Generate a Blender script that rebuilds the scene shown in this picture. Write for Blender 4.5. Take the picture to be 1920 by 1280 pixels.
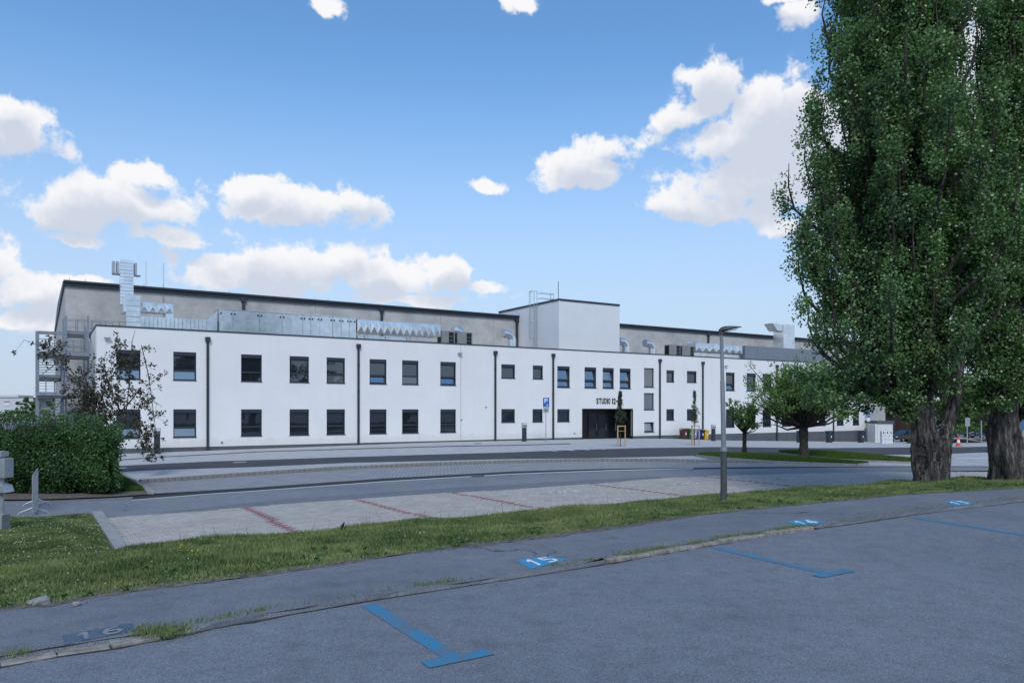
import bpy, bmesh, math, random
import numpy as np
from mathutils import Vector, Matrix
random.seed(7); rng = np.random.default_rng(7)
R = math.radians
for o in list(bpy.data.objects): bpy.data.objects.remove(o)
S = bpy.context.scene
C = S.collection

# ------------------------------------------------------------------ camera
FPX = 1410.0            # focal length in photo pixels (photo 1920 wide)
HOR = 767.0             # horizon row in the photo
EYE = 3.0
cam = bpy.data.objects.new('camera', bpy.data.cameras.new('camera')); C.objects.link(cam)
cam.location = (0, 0, EYE); cam.rotation_euler = (R(90), 0, 0)
cam.data.sensor_width = 36; cam.data.lens = 36*FPX/1920
cam.data.shift_y = (HOR-640)/1920
cam.data.clip_start = .1; cam.data.clip_end = 9000
S.camera = cam
S.render.resolution_x = 1024; S.render.resolution_y = 682

# ------------------------------------------------------------------ world
SUN_EL, SUN_AZ = 45, 178      # degrees, azimuth clockwise from +Y
SKY_STRENGTH = .12; SUN_STRENGTH = 1.5; EXPOSURE = 0.44
def build_world():
    w = bpy.data.worlds.new('World'); S.world = w; w.use_nodes = True
    nt = w.node_tree; nt.nodes.clear(); L = nt.links
    N = lambda t: nt.nodes.new(t)
    out = N('ShaderNodeOutputWorld'); bg = N('ShaderNodeBackground'); L.new(bg.outputs[0], out.inputs[0])
    sky = N('ShaderNodeTexSky'); sky.sky_type = 'NISHITA'; sky.sun_disc = False
    sky.sun_elevation = R(SUN_EL); sky.sun_rotation = R(SUN_AZ)
    sky.air_density = 1.0; sky.dust_density = .35; sky.ozone_density = 1.6; sky.altitude = 200
    tc = N('ShaderNodeTexCoord')
    nrm = N('ShaderNodeVectorMath'); nrm.operation = 'NORMALIZE'; L.new(tc.outputs['Generated'], nrm.inputs[0])
    sep = N('ShaderNodeSeparateXYZ'); L.new(nrm.outputs[0], sep.inputs[0])
    def M(op, a, b=None, c=None, clamp=False):
        m = N('ShaderNodeMath'); m.operation = op; m.use_clamp = clamp
        for i, x in enumerate((a, b, c)):
            if x is None: continue
            if isinstance(x, (int, float)): m.inputs[i].default_value = x
            else: L.new(x, m.inputs[i])
        return m.outputs[0]
    az = M('ARCTAN2', sep.outputs[0], sep.outputs[1]); el = M('ARCSINE', sep.outputs[2])
    comb = N('ShaderNodeCombineXYZ'); L.new(az, comb.inputs[0]); L.new(el, comb.inputs[1])
    # warp of the cloud outlines (noise on the direction itself)
    def noise(scale, detail, rough, vec=None):
        n = N('ShaderNodeTexNoise'); n.inputs['Scale'].default_value = scale
        n.inputs['Detail'].default_value = detail; n.inputs['Roughness'].default_value = rough
        L.new(vec or nrm.outputs[0], n.inputs['Vector']); return n
    n1 = noise(11, 5, .6)
    wv = N('ShaderNodeVectorMath'); wv.operation = 'SUBTRACT'; L.new(n1.outputs['Color'], wv.inputs[0]); wv.inputs[1].default_value = (.5, .5, .5)
    ws = N('ShaderNodeVectorMath'); ws.operation = 'SCALE'; L.new(wv.outputs[0], ws.inputs[0]); ws.inputs['Scale'].default_value = .045
    P = N('ShaderNodeVectorMath'); P.operation = 'ADD'; L.new(comb.outputs[0], P.inputs[0]); L.new(ws.outputs[0], P.inputs[1])
    # clouds: azimuth / elevation ellipses
    pts = [(25,240,95,60),(10,205,60,40),(215,385,200,48),(270,328,52,26),(130,400,110,34),(330,445,75,22),(150,455,50,12),
           (550,388,165,36),(455,352,60,28),(640,378,80,30),
           (520,505,200,42),(620,490,90,38),(420,520,90,20),(700,520,130,34),(845,518,62,34),(780,562,140,14),(905,545,40,14),
           (50,545,85,34),(50,605,110,24),(160,527,55,14),
           (1085,322,84,46),(1135,275,62,34),
           (1330,165,62,44),(1300,215,70,32),(1470,225,120,74),(1380,270,120,50),(1430,335,180,72),(1430,270,100,80),(1470,250,100,90),(1270,375,72,30),(1340,390,120,28),
           (915,353,36,18),(1505,22,44,34),(1475,5,50,14),(975,12,34,20),(612,12,40,18),(1458,430,38,22),(1560,300,200,120),
           (1760,180,170,140),(1850,480,200,110),(-150,300,150,60),(-120,480,160,50),(2100,300,180,110)]
    g = bpy.data.node_groups.new('CloudField', 'ShaderNodeTree')
    g.interface.new_socket('Vector', in_out='INPUT', socket_type='NodeSocketVector')
    g.interface.new_socket('Field', in_out='OUTPUT', socket_type='NodeSocketFloat')
    gi = g.nodes.new('NodeGroupInput'); go = g.nodes.new('NodeGroupOutput')
    prev = None
    for cx, cy, rx, ry in pts:
        X, Z = (cx-960)/FPX, (HOR-cy)/FPX
        a = math.atan2(X, 1); e = math.atan2(Z, math.hypot(X, 1))
        rx *= 1.12; ry *= 1.16; ra = rx/FPX*math.cos(a)**2; re = ry/FPX*math.cos(a)*math.cos(e)**2
        s = g.nodes.new('ShaderNodeVectorMath'); s.operation = 'SUBTRACT'; s.inputs[1].default_value = (a, e, 0); g.links.new(gi.outputs[0], s.inputs[0])
        m = g.nodes.new('ShaderNodeVectorMath'); m.operation = 'MULTIPLY'; m.inputs[1].default_value = (1/ra, 1/re, 0); g.links.new(s.outputs[0], m.inputs[0])
        l = g.nodes.new('ShaderNodeVectorMath'); l.operation = 'LENGTH'; g.links.new(m.outputs[0], l.inputs[0])
        f = g.nodes.new('ShaderNodeMath'); f.operation = 'SUBTRACT'; f.inputs[0].default_value = 1; g.links.new(l.outputs['Value'], f.inputs[1])
        if prev is None: prev = f.outputs[0]
        else:
            mx = g.nodes.new('ShaderNodeMath'); mx.operation = 'SMOOTH_MAX'; mx.inputs[2].default_value = .18
            g.links.new(prev, mx.inputs[0]); g.links.new(f.outputs[0], mx.inputs[1]); prev = mx.outputs[0]
    g.links.new(prev, go.inputs[0])
    def field(vec):
        n = N('ShaderNodeGroup'); n.node_tree = g; L.new(vec, n.inputs[0]); return n.outputs[0]
    f0 = field(P.outputs[0])
    up = N('ShaderNodeVectorMath'); up.operation = 'ADD'; L.new(P.outputs[0], up.inputs[0]); up.inputs[1].default_value = (-.006, .022, 0)
    f1 = field(up.outputs[0])
    # elsewhere in the sky: the same fair-weather cumulus, by noise
    nb = noise(2.6, 7, .5); sm = N('ShaderNodeMapRange'); sm.inputs['From Min'].default_value = .49; sm.inputs['From Max'].default_value = .68
    sm.inputs['To Min'].default_value = -.6; sm.inputs['To Max'].default_value = .7; L.new(nb.outputs[0], sm.inputs[0])
    behind = M('LESS_THAN', sep.outputs[1], .25)
    other = M('ADD', M('MULTIPLY', M('ADD', sm.outputs[0], 2), behind), -2)
    fA = M('MAXIMUM', f0, other)
    det = noise(34, 6, .62); det2 = noise(12, 4, .5); vor = N('ShaderNodeTexVoronoi'); vor.feature = 'SMOOTH_F1'; vor.inputs['Scale'].default_value = 26; vor.inputs['Smoothness'].default_value = .35; L.new(P.outputs[0], vor.inputs['Vector'])
    fd = M('ADD', fA, M('MULTIPLY', M('SUBTRACT', det.outputs[0], .5), 1.75))
    fd = M('ADD', fd, M('MULTIPLY', M('SUBTRACT', det2.outputs[0], .5), .95))
    fd = M('ADD', fd, M('MULTIPLY', M('SUBTRACT', .42, vor.outputs['Distance']), .7))
    al = N('ShaderNodeMapRange'); al.interpolation_type = 'SMOOTHSTEP'; al.inputs['From Min'].default_value = -.10; al.inputs['From Max'].default_value = .32
    L.new(fd, al.inputs[0])
    # body shading: bases a little greyer than the sunlit tops
    sh = N('ShaderNodeMapRange'); sh.interpolation_type = 'SMOOTHSTEP'; sh.inputs['From Min'].default_value = -.15; sh.inputs['From Max'].default_value = .75
    L.new(M('ADD', f1, M('MULTIPLY', M('SUBTRACT', M('ADD', det2.outputs[0], M('MULTIPLY', M('SUBTRACT', det.outputs[0], .5), .7)), .5), 1.3)), sh.inputs[0])
    cc = N('ShaderNodeMix'); cc.data_type = 'RGBA'; L.new(sh.outputs[0], cc.inputs[0])
    cc.inputs[6].default_value = (5.8, 5.8, 5.95, 1); cc.inputs[7].default_value = (3.8, 4.15, 4.85, 1)
    # thin haze whitening towards the horizon
    hz = N('ShaderNodeMapRange'); hz.interpolation_type = 'SMOOTHSTEP'; hz.inputs['From Min'].default_value = .0; hz.inputs['From Max'].default_value = .46
    hz.inputs['To Min'].default_value = .95; hz.inputs['To Max'].default_value = .0; L.new(el, hz.inputs[0])
    tint = N('ShaderNodeMix'); tint.data_type = 'RGBA'; tint.blend_type = 'MULTIPLY'; tint.inputs[0].default_value = 1
    L.new(sky.outputs[0], tint.inputs[6]); tint.inputs[7].default_value = (.74, 1.03, 1.19, 1)
    hm = N('ShaderNodeMix'); hm.data_type = 'RGBA'; L.new(hz.outputs[0], hm.inputs[0]); L.new(tint.outputs[2], hm.inputs[6]); hm.inputs[7].default_value = (3.25, 3.8, 4.75, 1)
    fin = N('ShaderNodeMix'); fin.data_type = 'RGBA'; L.new(al.outputs[0], fin.inputs[0]); L.new(hm.outputs[2], fin.inputs[6]); L.new(cc.outputs[2], fin.inputs[7])
    L.new(fin.outputs[2], bg.inputs[0]); bg.inputs[1].default_value = SKY_STRENGTH
build_world()
sun = bpy.data.objects.new('sun', bpy.data.lights.new('sun', 'SUN')); C.objects.link(sun)
sun.data.energy = SUN_STRENGTH; sun.data.angle = R(20); sun.data.color = (1, .96, .9)
sd = Vector((math.sin(R(SUN_AZ))*math.cos(R(SUN_EL)), math.cos(R(SUN_AZ))*math.cos(R(SUN_EL)), math.sin(R(SUN_EL))))
sun.rotation_euler = sd.to_track_quat('Z', 'Y').to_euler(); sun.location = (-20, -20, 60)
S.view_settings.view_transform = 'Standard'; S.view_settings.look = 'None'
S.view_settings.exposure = EXPOSURE; S.view_settings.gamma = 1; S.view_settings.use_curve_mapping = False
S.render.engine = 'CYCLES'
S.cycles.max_bounces = 6; S.cycles.transparent_max_bounces = 8

# ------------------------------------------------------------------ materials
def new_mat(name):
    m = bpy.data.materials.new(name); m.use_nodes = True
    return m, m.node_tree, m.node_tree.nodes['Principled BSDF']
def ramp(nt, src, stops):
    r = nt.nodes.new('ShaderNodeValToRGB'); e = r.color_ramp.elements
    while len(e) < len(stops): e.new(.5)
    for q, (p, c) in zip(e, stops): q.position = p; q.color = (*c, 1) if len(c) == 3 else c
    nt.links.new(src, r.inputs[0]); return r.outputs[0]
def nz(nt, scale, detail=4, rough=.55, vec=None, coord='Object'):
    n = nt.nodes.new('ShaderNodeTexNoise'); n.inputs['Scale'].default_value = scale; n.inputs['Detail'].default_value = detail; n.inputs['Roughness'].default_value = rough
    if vec is None:
        g = nt.nodes.new('ShaderNodeNewGeometry'); vec = g.outputs['Position']
    nt.links.new(vec, n.inputs['Vector']); return n.outputs['Fac']
def mixc(nt, fac, a, b, mode='MIX'):
    m = nt.nodes.new('ShaderNodeMix'); m.data_type = 'RGBA'; m.blend_type = mode
    for i, x in ((0, fac), (6, a), (7, b)):
        if isinstance(x, (int, float)): m.inputs[i].default_value = x
        elif isinstance(x, tuple): m.inputs[i].default_value = (*x, 1)
        else: nt.links.new(x, m.inputs[i])
    return m.outputs[2]
def mth(nt, op, a, b=None, clamp=False):
    m = nt.nodes.new('ShaderNodeMath'); m.operation = op; m.use_clamp = clamp
    for i, x in enumerate((a, b)):
        if x is None: continue
        if isinstance(x, (int, float)): m.inputs[i].default_value = x
        else: nt.links.new(x, m.inputs[i])
    return m.outputs[0]
def bump(nt, b, h, strength=.3, dist=.02):
    n = nt.nodes.new('ShaderNodeBump'); n.inputs['Strength'].default_value = strength; n.inputs['Distance'].default_value = dist
    nt.links.new(h, n.inputs['Height']); nt.links.new(n.outputs[0], b.inputs['Normal'])
def spec(b, v):
    b.inputs['Specular IOR Level'].default_value = v
def basic(name, c, c2=None, rough=.6, metal=0, scale=3, bs=0, bscale=60, sp=.4):
    m, nt, b = new_mat(name)
    c2 = c2 or tuple(x*.82 for x in c)
    nt.links.new(ramp(nt, nz(nt, scale, 6, .6), [(.35, c2), (.65, c)]), b.inputs['Base Color'])
    b.inputs['Roughness'].default_value = rough; b.inputs['Metallic'].default_value = metal; spec(b, sp)
    if bs: bump(nt, b, nz(nt, bscale, 3), bs, .01)
    return m
def asphalt(name, lo, hi, cracks=True, speck=.5, patch=.35):
    m, nt, b = new_mat(name)
    big = ramp(nt, nz(nt, patch, 6, .6), [(.3, lo), (.7, hi)])
    sm = nz(nt, 95, 3, .8)
    col = mixc(nt, speck, big, ramp(nt, sm, [(.36, (.3,.3,.3)), (.5, (1,1,1)), (.66, (1.9,1.9,1.9))]), 'MULTIPLY')
    mid = nz(nt, 3.2, 7, .7)
    col = mixc(nt, .55, col, ramp(nt, mid, [(.33, (.72,.72,.74)), (.5, (1,1,1)), (.7, (1.2,1.2,1.2))]), 'MULTIPLY')
    st = nz(nt, 1.1, 5, .62)
    col = mixc(nt, .8, col, ramp(nt, st, [(.30, (.80,.80,.82)), (.42, (1,1,1)), (.62, (1,1,1)), (.74, (1.10,1.09,1.07))]), 'MULTIPLY')
    vs = nt.nodes.new('ShaderNodeTexVoronoi'); vs.inputs['Scale'].default_value = 1.4; gg = nt.nodes.new('ShaderNodeNewGeometry'); nt.links.new(gg.outputs['Position'], vs.inputs['Vector'])
    spot = ramp(nt, mth(nt, 'ADD', vs.outputs['Distance'], mth(nt, 'MULTIPLY', nz(nt, 9, 3), .12)), [(.09, (.55,.55,.57)), (.15, (1,1,1))])
    col = mixc(nt, ramp(nt, nz(nt, .5, 2), [(.52, (0,0,0)), (.6, (.7,.7,.7))]), col, mixc(nt, 1., col, spot, 'MULTIPLY'))
    if cracks:
        g = nt.nodes.new('ShaderNodeNewGeometry'); wob = nt.nodes.new('ShaderNodeTexNoise'); wob.inputs['Scale'].default_value = 1.6; wob.inputs['Detail'].default_value = 6
        nt.links.new(g.outputs['Position'], wob.inputs['Vector'])
        add = nt.nodes.new('ShaderNodeVectorMath'); add.operation = 'MULTIPLY_ADD'; nt.links.new(wob.outputs['Color'], add.inputs[0]); add.inputs[1].default_value = (1.3,1.3,0); nt.links.new(g.outputs['Position'], add.inputs[2])
        v = nt.nodes.new('ShaderNodeTexVoronoi'); v.feature = 'DISTANCE_TO_EDGE'; v.inputs['Scale'].default_value = .38; nt.links.new(add.outputs[0], v.inputs['Vector'])
        line = ramp(nt, v.outputs['Distance'], [(.0, (1,1,1)), (.006, (0,0,0))])
        mask = ramp(nt, nz(nt, .45, 3), [(.5, (0,0,0)), (.6, (1,1,1))])
        k = mixc(nt, 1.0, line, mask, 'MULTIPLY')
        col = mixc(nt, k, col, (.014,.014,.015))
    nt.links.new(col, b.inputs['Base Color']); b.inputs['Roughness'].default_value = .82; spec(b, .35)
    bump(nt, b, sm, .55, .006)
    return m
def brickmat(name, a, bcol, mortar, sx, rot=0, row=.5, bw=.5, msize=.03, patch=1.2):
    m, nt, b = new_mat(name)
    g = nt.nodes.new('ShaderNodeNewGeometry'); mp = nt.nodes.new('ShaderNodeMapping'); mp.inputs['Rotation'].default_value = (0,0,rot); nt.links.new(g.outputs['Position'], mp.inputs[0])
    t = nt.nodes.new('ShaderNodeTexBrick'); t.inputs['Scale'].default_value = sx; t.inputs['Row Height'].default_value = row; t.inputs['Brick Width'].default_value = bw
    t.inputs['Mortar Size'].default_value = msize; t.inputs['Color1'].default_value = (*a,1); t.inputs['Color2'].default_value = (*bcol,1); t.inputs['Mortar'].default_value = (*mortar,1)
    nt.links.new(mp.outputs[0], t.inputs['Vector'])
    col = mixc(nt, .6, t.outputs['Color'], ramp(nt, nz(nt, patch, 6, .6), [(.3, (.72,.74,.78)), (.7, (1.15,1.13,1.1))]), 'MULTIPLY')
    nt.links.new(col, b.inputs['Base Color']); b.inputs['Roughness'].default_value = .85; spec(b, .3)
    bump(nt, b, t.outputs['Fac'], -.4, .01)
    return m
def tonemat(name, dark, light, rough=.55, trans=.25, sp=.35, attr='tone'):
    m, nt, b = new_mat(name)
    a = nt.nodes.new('ShaderNodeAttribute'); a.attribute_name = attr
    col = ramp(nt, a.outputs['Fac'], [(0, dark), (1, light)])
    nt.links.new(col, b.inputs['Base Color']); b.inputs['Roughness'].default_value = rough; spec(b, sp)
    if trans:
        tr = nt.nodes.new('ShaderNodeBsdfTranslucent'); nt.links.new(mixc(nt, 1., col, (1.3,1.5,.6), 'MULTIPLY'), tr.inputs[0])
        mx = nt.nodes.new('ShaderNodeMixShader'); mx.inputs[0].default_value = trans
        nt.links.new(b.outputs[0], mx.inputs[1]); nt.links.new(tr.outputs[0], mx.inputs[2]); nt.links.new(mx.outputs[0], nt.nodes['Material Output'].inputs[0])
    return m
M_ = {}
M_['road'] = asphalt('road_asphalt', (.140,.159,.190), (.180,.199,.230), cracks=False, speck=.75)
M_['walk'] = asphalt('walk_asphalt', (.132,.148,.174), (.172,.188,.212), cracks=True, speck=.7, patch=.6)
M_['drive'] = asphalt('drive_asphalt', (.165,.178,.20), (.22,.235,.255), cracks=True, speck=.3, patch=.25)
M_['newasphalt'] = asphalt('new_asphalt', (.048,.05,.056), (.064,.066,.072), cracks=False, speck=.3)
M_['strip'] = asphalt('joint_asphalt', (.022,.024,.028), (.035,.037,.042), cracks=False, speck=.3)
M_['plaster'] = basic('white_plaster', (.77,.77,.765), (.735,.735,.735), rough=.9, scale=.5, bs=.12, bscale=90, sp=.2)
def plaster():
    m, nt, b = new_mat('white_plaster')
    g = nt.nodes.new('ShaderNodeNewGeometry'); mp = nt.nodes.new('ShaderNodeMapping'); mp.inputs['Scale'].default_value = (2.2, 2.2, .18); nt.links.new(g.outputs['Position'], mp.inputs[0])
    c = ramp(nt, nz(nt, .35, 5), [(.3, (.735,.735,.732)), (.7, (.785,.785,.78))])
    c = mixc(nt, .3, c, ramp(nt, nz(nt, 1, 5, .6, mp.outputs[0]), [(.32, (.93,.93,.92)), (.5, (1,1,1))]), 'MULTIPLY')
    sx = nt.nodes.new('ShaderNodeSeparateXYZ'); nt.links.new(g.outputs['Position'], sx.inputs[0])
    h = mth(nt, 'ADD', sx.outputs[2], mth(nt, 'MULTIPLY', nz(nt, 1.6, 5), -1.1))
    c = mixc(nt, .6, c, ramp(nt, h, [(.0, (.84,.83,.81)), (.35, (1,1,1))]), 'MULTIPLY')
    nt.links.new(c, b.inputs['Base Color']); b.inputs['Roughness'].default_value = .92; spec(b, .2); bump(nt, b, nz(nt, 70, 3), .12, .01); return m
M_['plaster'] = plaster()
M_['anthracite'] = basic('anthracite_metal', (.033,.042,.055), (.026,.034,.046), rough=.45, scale=4)
M_['plinth'] = basic('plinth_render', (.105,.115,.13), (.085,.093,.108), rough=.9, scale=1.2, bs=.2)
M_['black'] = basic('black_panel', (.012,.012,.013), (.009,.009,.01), rough=.35, scale=3)
M_['steel'] = basic('galvanised_steel', (.42,.45,.48), (.34,.37,.40), rough=.42, metal=.55, scale=6)
M_['duct'] = basic('duct_sheet', (.82,.85,.87), (.62,.66,.69), rough=.22, metal=.8, scale=1.6, bs=.6, bscale=1.1)
M_['lamp_grey'] = basic('lamp_grey_paint', (.22,.25,.27), (.18,.205,.225), rough=.5, scale=9)
M_['lamp_dark'] = basic('lamp_base_paint', (.085,.092,.098), (.06,.066,.07), rough=.6, scale=14)
M_['acgrey'] = basic('ac_casing', (.26,.26,.265), (.22,.22,.225), rough=.6)
M_['towerw'] = basic('tower_cladding', (.70,.715,.735), (.67,.685,.705), rough=.6, scale=.5)
M_['kerb'] = basic('kerb_concrete', (.34,.34,.33), (.25,.25,.245), rough=.9, scale=6, bs=.4, bscale=50)
M_['oldkerb'] = basic('old_kerb_granite', (.34,.325,.295), (.17,.16,.145), rough=.95, scale=9, bs=.8, bscale=40)
M_['palekerb'] = basic('pale_kerb_block', (.26,.255,.24), (.20,.195,.185), rough=.9, scale=9, bs=.3)
M_['whitepaint'] = basic('white_road_paint', (.82,.83,.84), (.6,.61,.62), rough=.8, scale=12)
M_['wood'] = basic('pine_stake', (.50,.36,.20), (.40,.28,.15), rough=.8, scale=12)
M_['rubber'] = basic('tyre_rubber', (.02,.02,.02), rough=.85)
M_['chrome'] = basic('wheel_rim', (.35,.36,.38), rough=.35, metal=.7)
M_['white'] = basic('white_sheet', (.66,.67,.68), (.6,.61,.62), rough=.6)
M_['signback'] = basic('sign_back_grey', (.36,.38,.4), rough=.5, metal=.3)
M_['bluesign'] = basic('blue_sign', (.015,.12,.48), (.012,.11,.44), rough=.4)
M_['signwhite'] = basic('sign_white', (.75,.76,.77), (.7,.71,.72), rough=.5)
M_['red'] = basic('cone_red', (.72,.09,.03), (.6,.07,.025), rough=.55)
M_['tapered'] = basic('tape_pale', (.6,.45,.4), rough=.6)
M_['grit'] = basic('gutter_grit', (.07,.07,.068), (.02,.02,.022), rough=1, scale=9, bs=.6, bscale=40)
M_['soil'] = basic('bank_soil', (.19,.175,.15), (.06,.055,.045), rough=1, scale=11, bs=.8, bscale=30)
def grassground(name='grass_ground'):
    m, nt, b = new_mat(name)
    f = nz(nt, 2.2, 8, .7)
    nt.links.new(ramp(nt, f, [(.3, (.02,.035,.012)), (.5, (.05,.065,.022)), (.68, (.095,.082,.05))]), b.inputs['Base Color'])
    b.inputs['Roughness'].default_value = 1; spec(b, .1); bump(nt, b, nz(nt, 18, 6, .7), .9, .06); return m
M_['grassground'] = grassground()
M_['farland'] = basic('far_ground', (.07,.085,.04), (.09,.085,.07), rough=1, scale=.05)
M_['yard'] = asphalt('yard_asphalt', (.13,.14,.158), (.18,.19,.205), cracks=False, speck=.3, patch=.1)
def bluepaint(name, wear, bc=(.022,.22,.40)):
    m, nt, b = new_mat(name)
    n = nz(nt, 45, 4, .7); n2 = nz(nt, 4, 5, .65)
    s = mth(nt, 'ADD', mth(nt, 'MULTIPLY', n, .6), mth(nt, 'MULTIPLY', n2, .4))
    k = ramp(nt, s, [(.5-wear*.5, (1,1,1)), (.60-wear*.45, (0,0,0))]) if False else ramp(nt, s, [(.62-wear, (0,0,0)), (.70-wear, (1,1,1))])
    nt.links.new(mixc(nt, k, bc, (.13,.15,.18)), b.inputs['Base Color']); b.inputs['Roughness'].default_value = .75; spec(b, .3)
    bump(nt, b, nz(nt, 55, 3, .75), .4, .005)
    return m
M_['bluepaint'] = bluepaint('blue_road_paint', .15)
M_['bluepaint2'] = bluepaint('bright_blue_road_paint', .09, (.03,.28,.52))
M_['bluefaded'] = bluepaint('faded_blue_road_paint', .14, (.045,.10,.17))
M_['fadedwhite'] = basic('faded_white_paint', (.27,.28,.30), (.14,.15,.17), rough=.9, scale=7)
def concrete():
    m, nt, b = new_mat('hall_concrete')
    f = nz(nt, .45, 8, .62); f2 = nz(nt, 3.5, 6, .65)
    c = ramp(nt, f, [(.3, (.33,.335,.335)), (.5, (.45,.445,.435)), (.7, (.54,.53,.51))])
    c = mixc(nt, .5, c, ramp(nt, f2, [(.3, (.8,.8,.82)), (.7, (1.12,1.12,1.1))]), 'MULTIPLY')
    nt.links.new(c, b.inputs['Base Color']); b.inputs['Roughness'].default_value = .9; spec(b, .2); bump(nt, b, f2, .2, .02); return m
M_['concrete'] = concrete()
def glass(name, tint=(.012,.016,.022), k=.3, r=.02):
    m, nt, b = new_mat(name)
    b.inputs['Base Color'].default_value = (*tint, 1); b.inputs['Roughness'].default_value = .2; spec(b, .2)
    gl = nt.nodes.new('ShaderNodeBsdfGlossy'); gl.inputs['Roughness'].default_value = r; gl.inputs[0].default_value = (.85,.93,1,1)
    # slightly wavy panes
    n = nt.nodes.new('ShaderNodeBump'); n.inputs['Strength'].default_value = .03; n.inputs['Distance'].default_value = .05
    nt.links.new(nz(nt, 1.1, 2), n.inputs['Height']); nt.links.new(n.outputs[0], gl.inputs['Normal'])
    mx = nt.nodes.new('ShaderNodeMixShader'); mx.inputs[0].default_value = k
    nt.links.new(b.outputs[0], mx.inputs[1]); nt.links.new(gl.outputs[0], mx.inputs[2]); nt.links.new(mx.outputs[0], nt.nodes['Material Output'].inputs[0]); return m
M_['glass'] = glass('window_glass', k=.13); M_['skyglass'] = glass('tilted_glass', k=.34); M_['doorglass'] = glass('door_glass', k=.045)
M_['stair'] = basic('stair_steel', (.27,.30,.34), (.21,.235,.27), rough=.5, metal=.4, scale=6)
M_['palesign'] = basic('pale_sign', (.42,.45,.5), rough=.5); M_['carglass'] = glass('car_glass', k=.25)
M_['shadeglass'] = glass('shaded_glass', tint=(.10,.115,.13), k=.12)
def bark(name, a, bc, sc=3.5):
    m, nt, b = new_mat(name)
    g = nt.nodes.new('ShaderNodeNewGeometry'); mp = nt.nodes.new('ShaderNodeMapping'); mp.inputs['Scale'].default_value = (sc*2.4, sc*2.4, sc*.45); nt.links.new(g.outputs['Position'], mp.inputs[0])
    f = nz(nt, 1, 7, .7, mp.outputs[0])
    nt.links.new(ramp(nt, f, [(.32, tuple(x*.22 for x in a)), (.5, a), (.68, bc)]), b.inputs['Base Color']); b.inputs['Roughness'].default_value = .95; spec(b, .15)
    bump(nt, b, f, 1.0, .12); return m
M_['bark'] = bark('poplar_bark', (.075,.069,.065), (.27,.255,.24), 4.5)
M_['bark2'] = bark('grey_bark', (.075,.066,.055), (.14,.125,.11), 6)
M_['poplar'] = tonemat('poplar_leaf', (.010,.034,.016), (.22,.38,.13), rough=.36, trans=.26, sp=.6)
M_['hedge'] = tonemat('hedge_leaf', (.018,.05,.018), (.12,.23,.075), rough=.42, trans=.25)
M_['round'] = tonemat('light_green_leaf', (.06,.13,.035), (.27,.42,.12), rough=.5, trans=.35)
M_['copper'] = tonemat('copper_leaf', (.028,.026,.020), (.125,.115,.065), rough=.5, trans=.12)
M_['young'] = tonemat('young_leaf', (.02,.035,.018), (.085,.12,.06), rough=.55, trans=.2)
M_['bgleaf'] = tonemat('background_leaf', (.03,.07,.02), (.13,.23,.05), rough=.6, trans=.2)
M_['grass'] = tonemat('grass_blade', (.04,.085,.025), (.33,.38,.15), rough=.6, trans=.2)
M_['lawn'] = tonemat('lawn_blade', (.03,.075,.01), (.12,.20,.03), rough=.6, trans=.2)
M_['yellow'] = basic('yellow_petal', (.75,.6,.02), (.68,.52,.02), rough=.6)
M_['cloverw'] = basic('clover_flower', (.5,.52,.42), (.42,.44,.34), rough=.8)
M_['roadtone'] = None
# block paving with per-block tone
def blockmat(name, lo, hi):
    m, nt, b = new_mat(name)
    a = nt.nodes.new('ShaderNodeAttribute'); a.attribute_name = 'tone'
    c = ramp(nt, a.outputs['Fac'], [(0, lo), (1, hi)])
    c = mixc(nt, .6, c, ramp(nt, nz(nt, .7, 6, .6), [(.3, (.82,.83,.85)), (.7, (1.1,1.1,1.09))]), 'MULTIPLY')
    c = mixc(nt, .5, c, ramp(nt, nz(nt, 60, 3, .7), [(.35, (.75,.75,.75)), (.65, (1.15,1.15,1.15))]), 'MULTIPLY')
    nt.links.new(c, b.inputs['Base Color']); b.inputs['Roughness'].default_value = .88; spec(b, .3); bump(nt, b, nz(nt, 90, 3), .3, .004); return m
M_['block'] = blockmat('pale_paving_block', (.37,.345,.32), (.46,.43,.40))
M_['redblock'] = blockmat('red_paving_block', (.26,.13,.13), (.34,.18,.175))
M_['joint'] = basic('paving_joint', (.10,.10,.10), (.07,.07,.07), rough=1)

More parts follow.
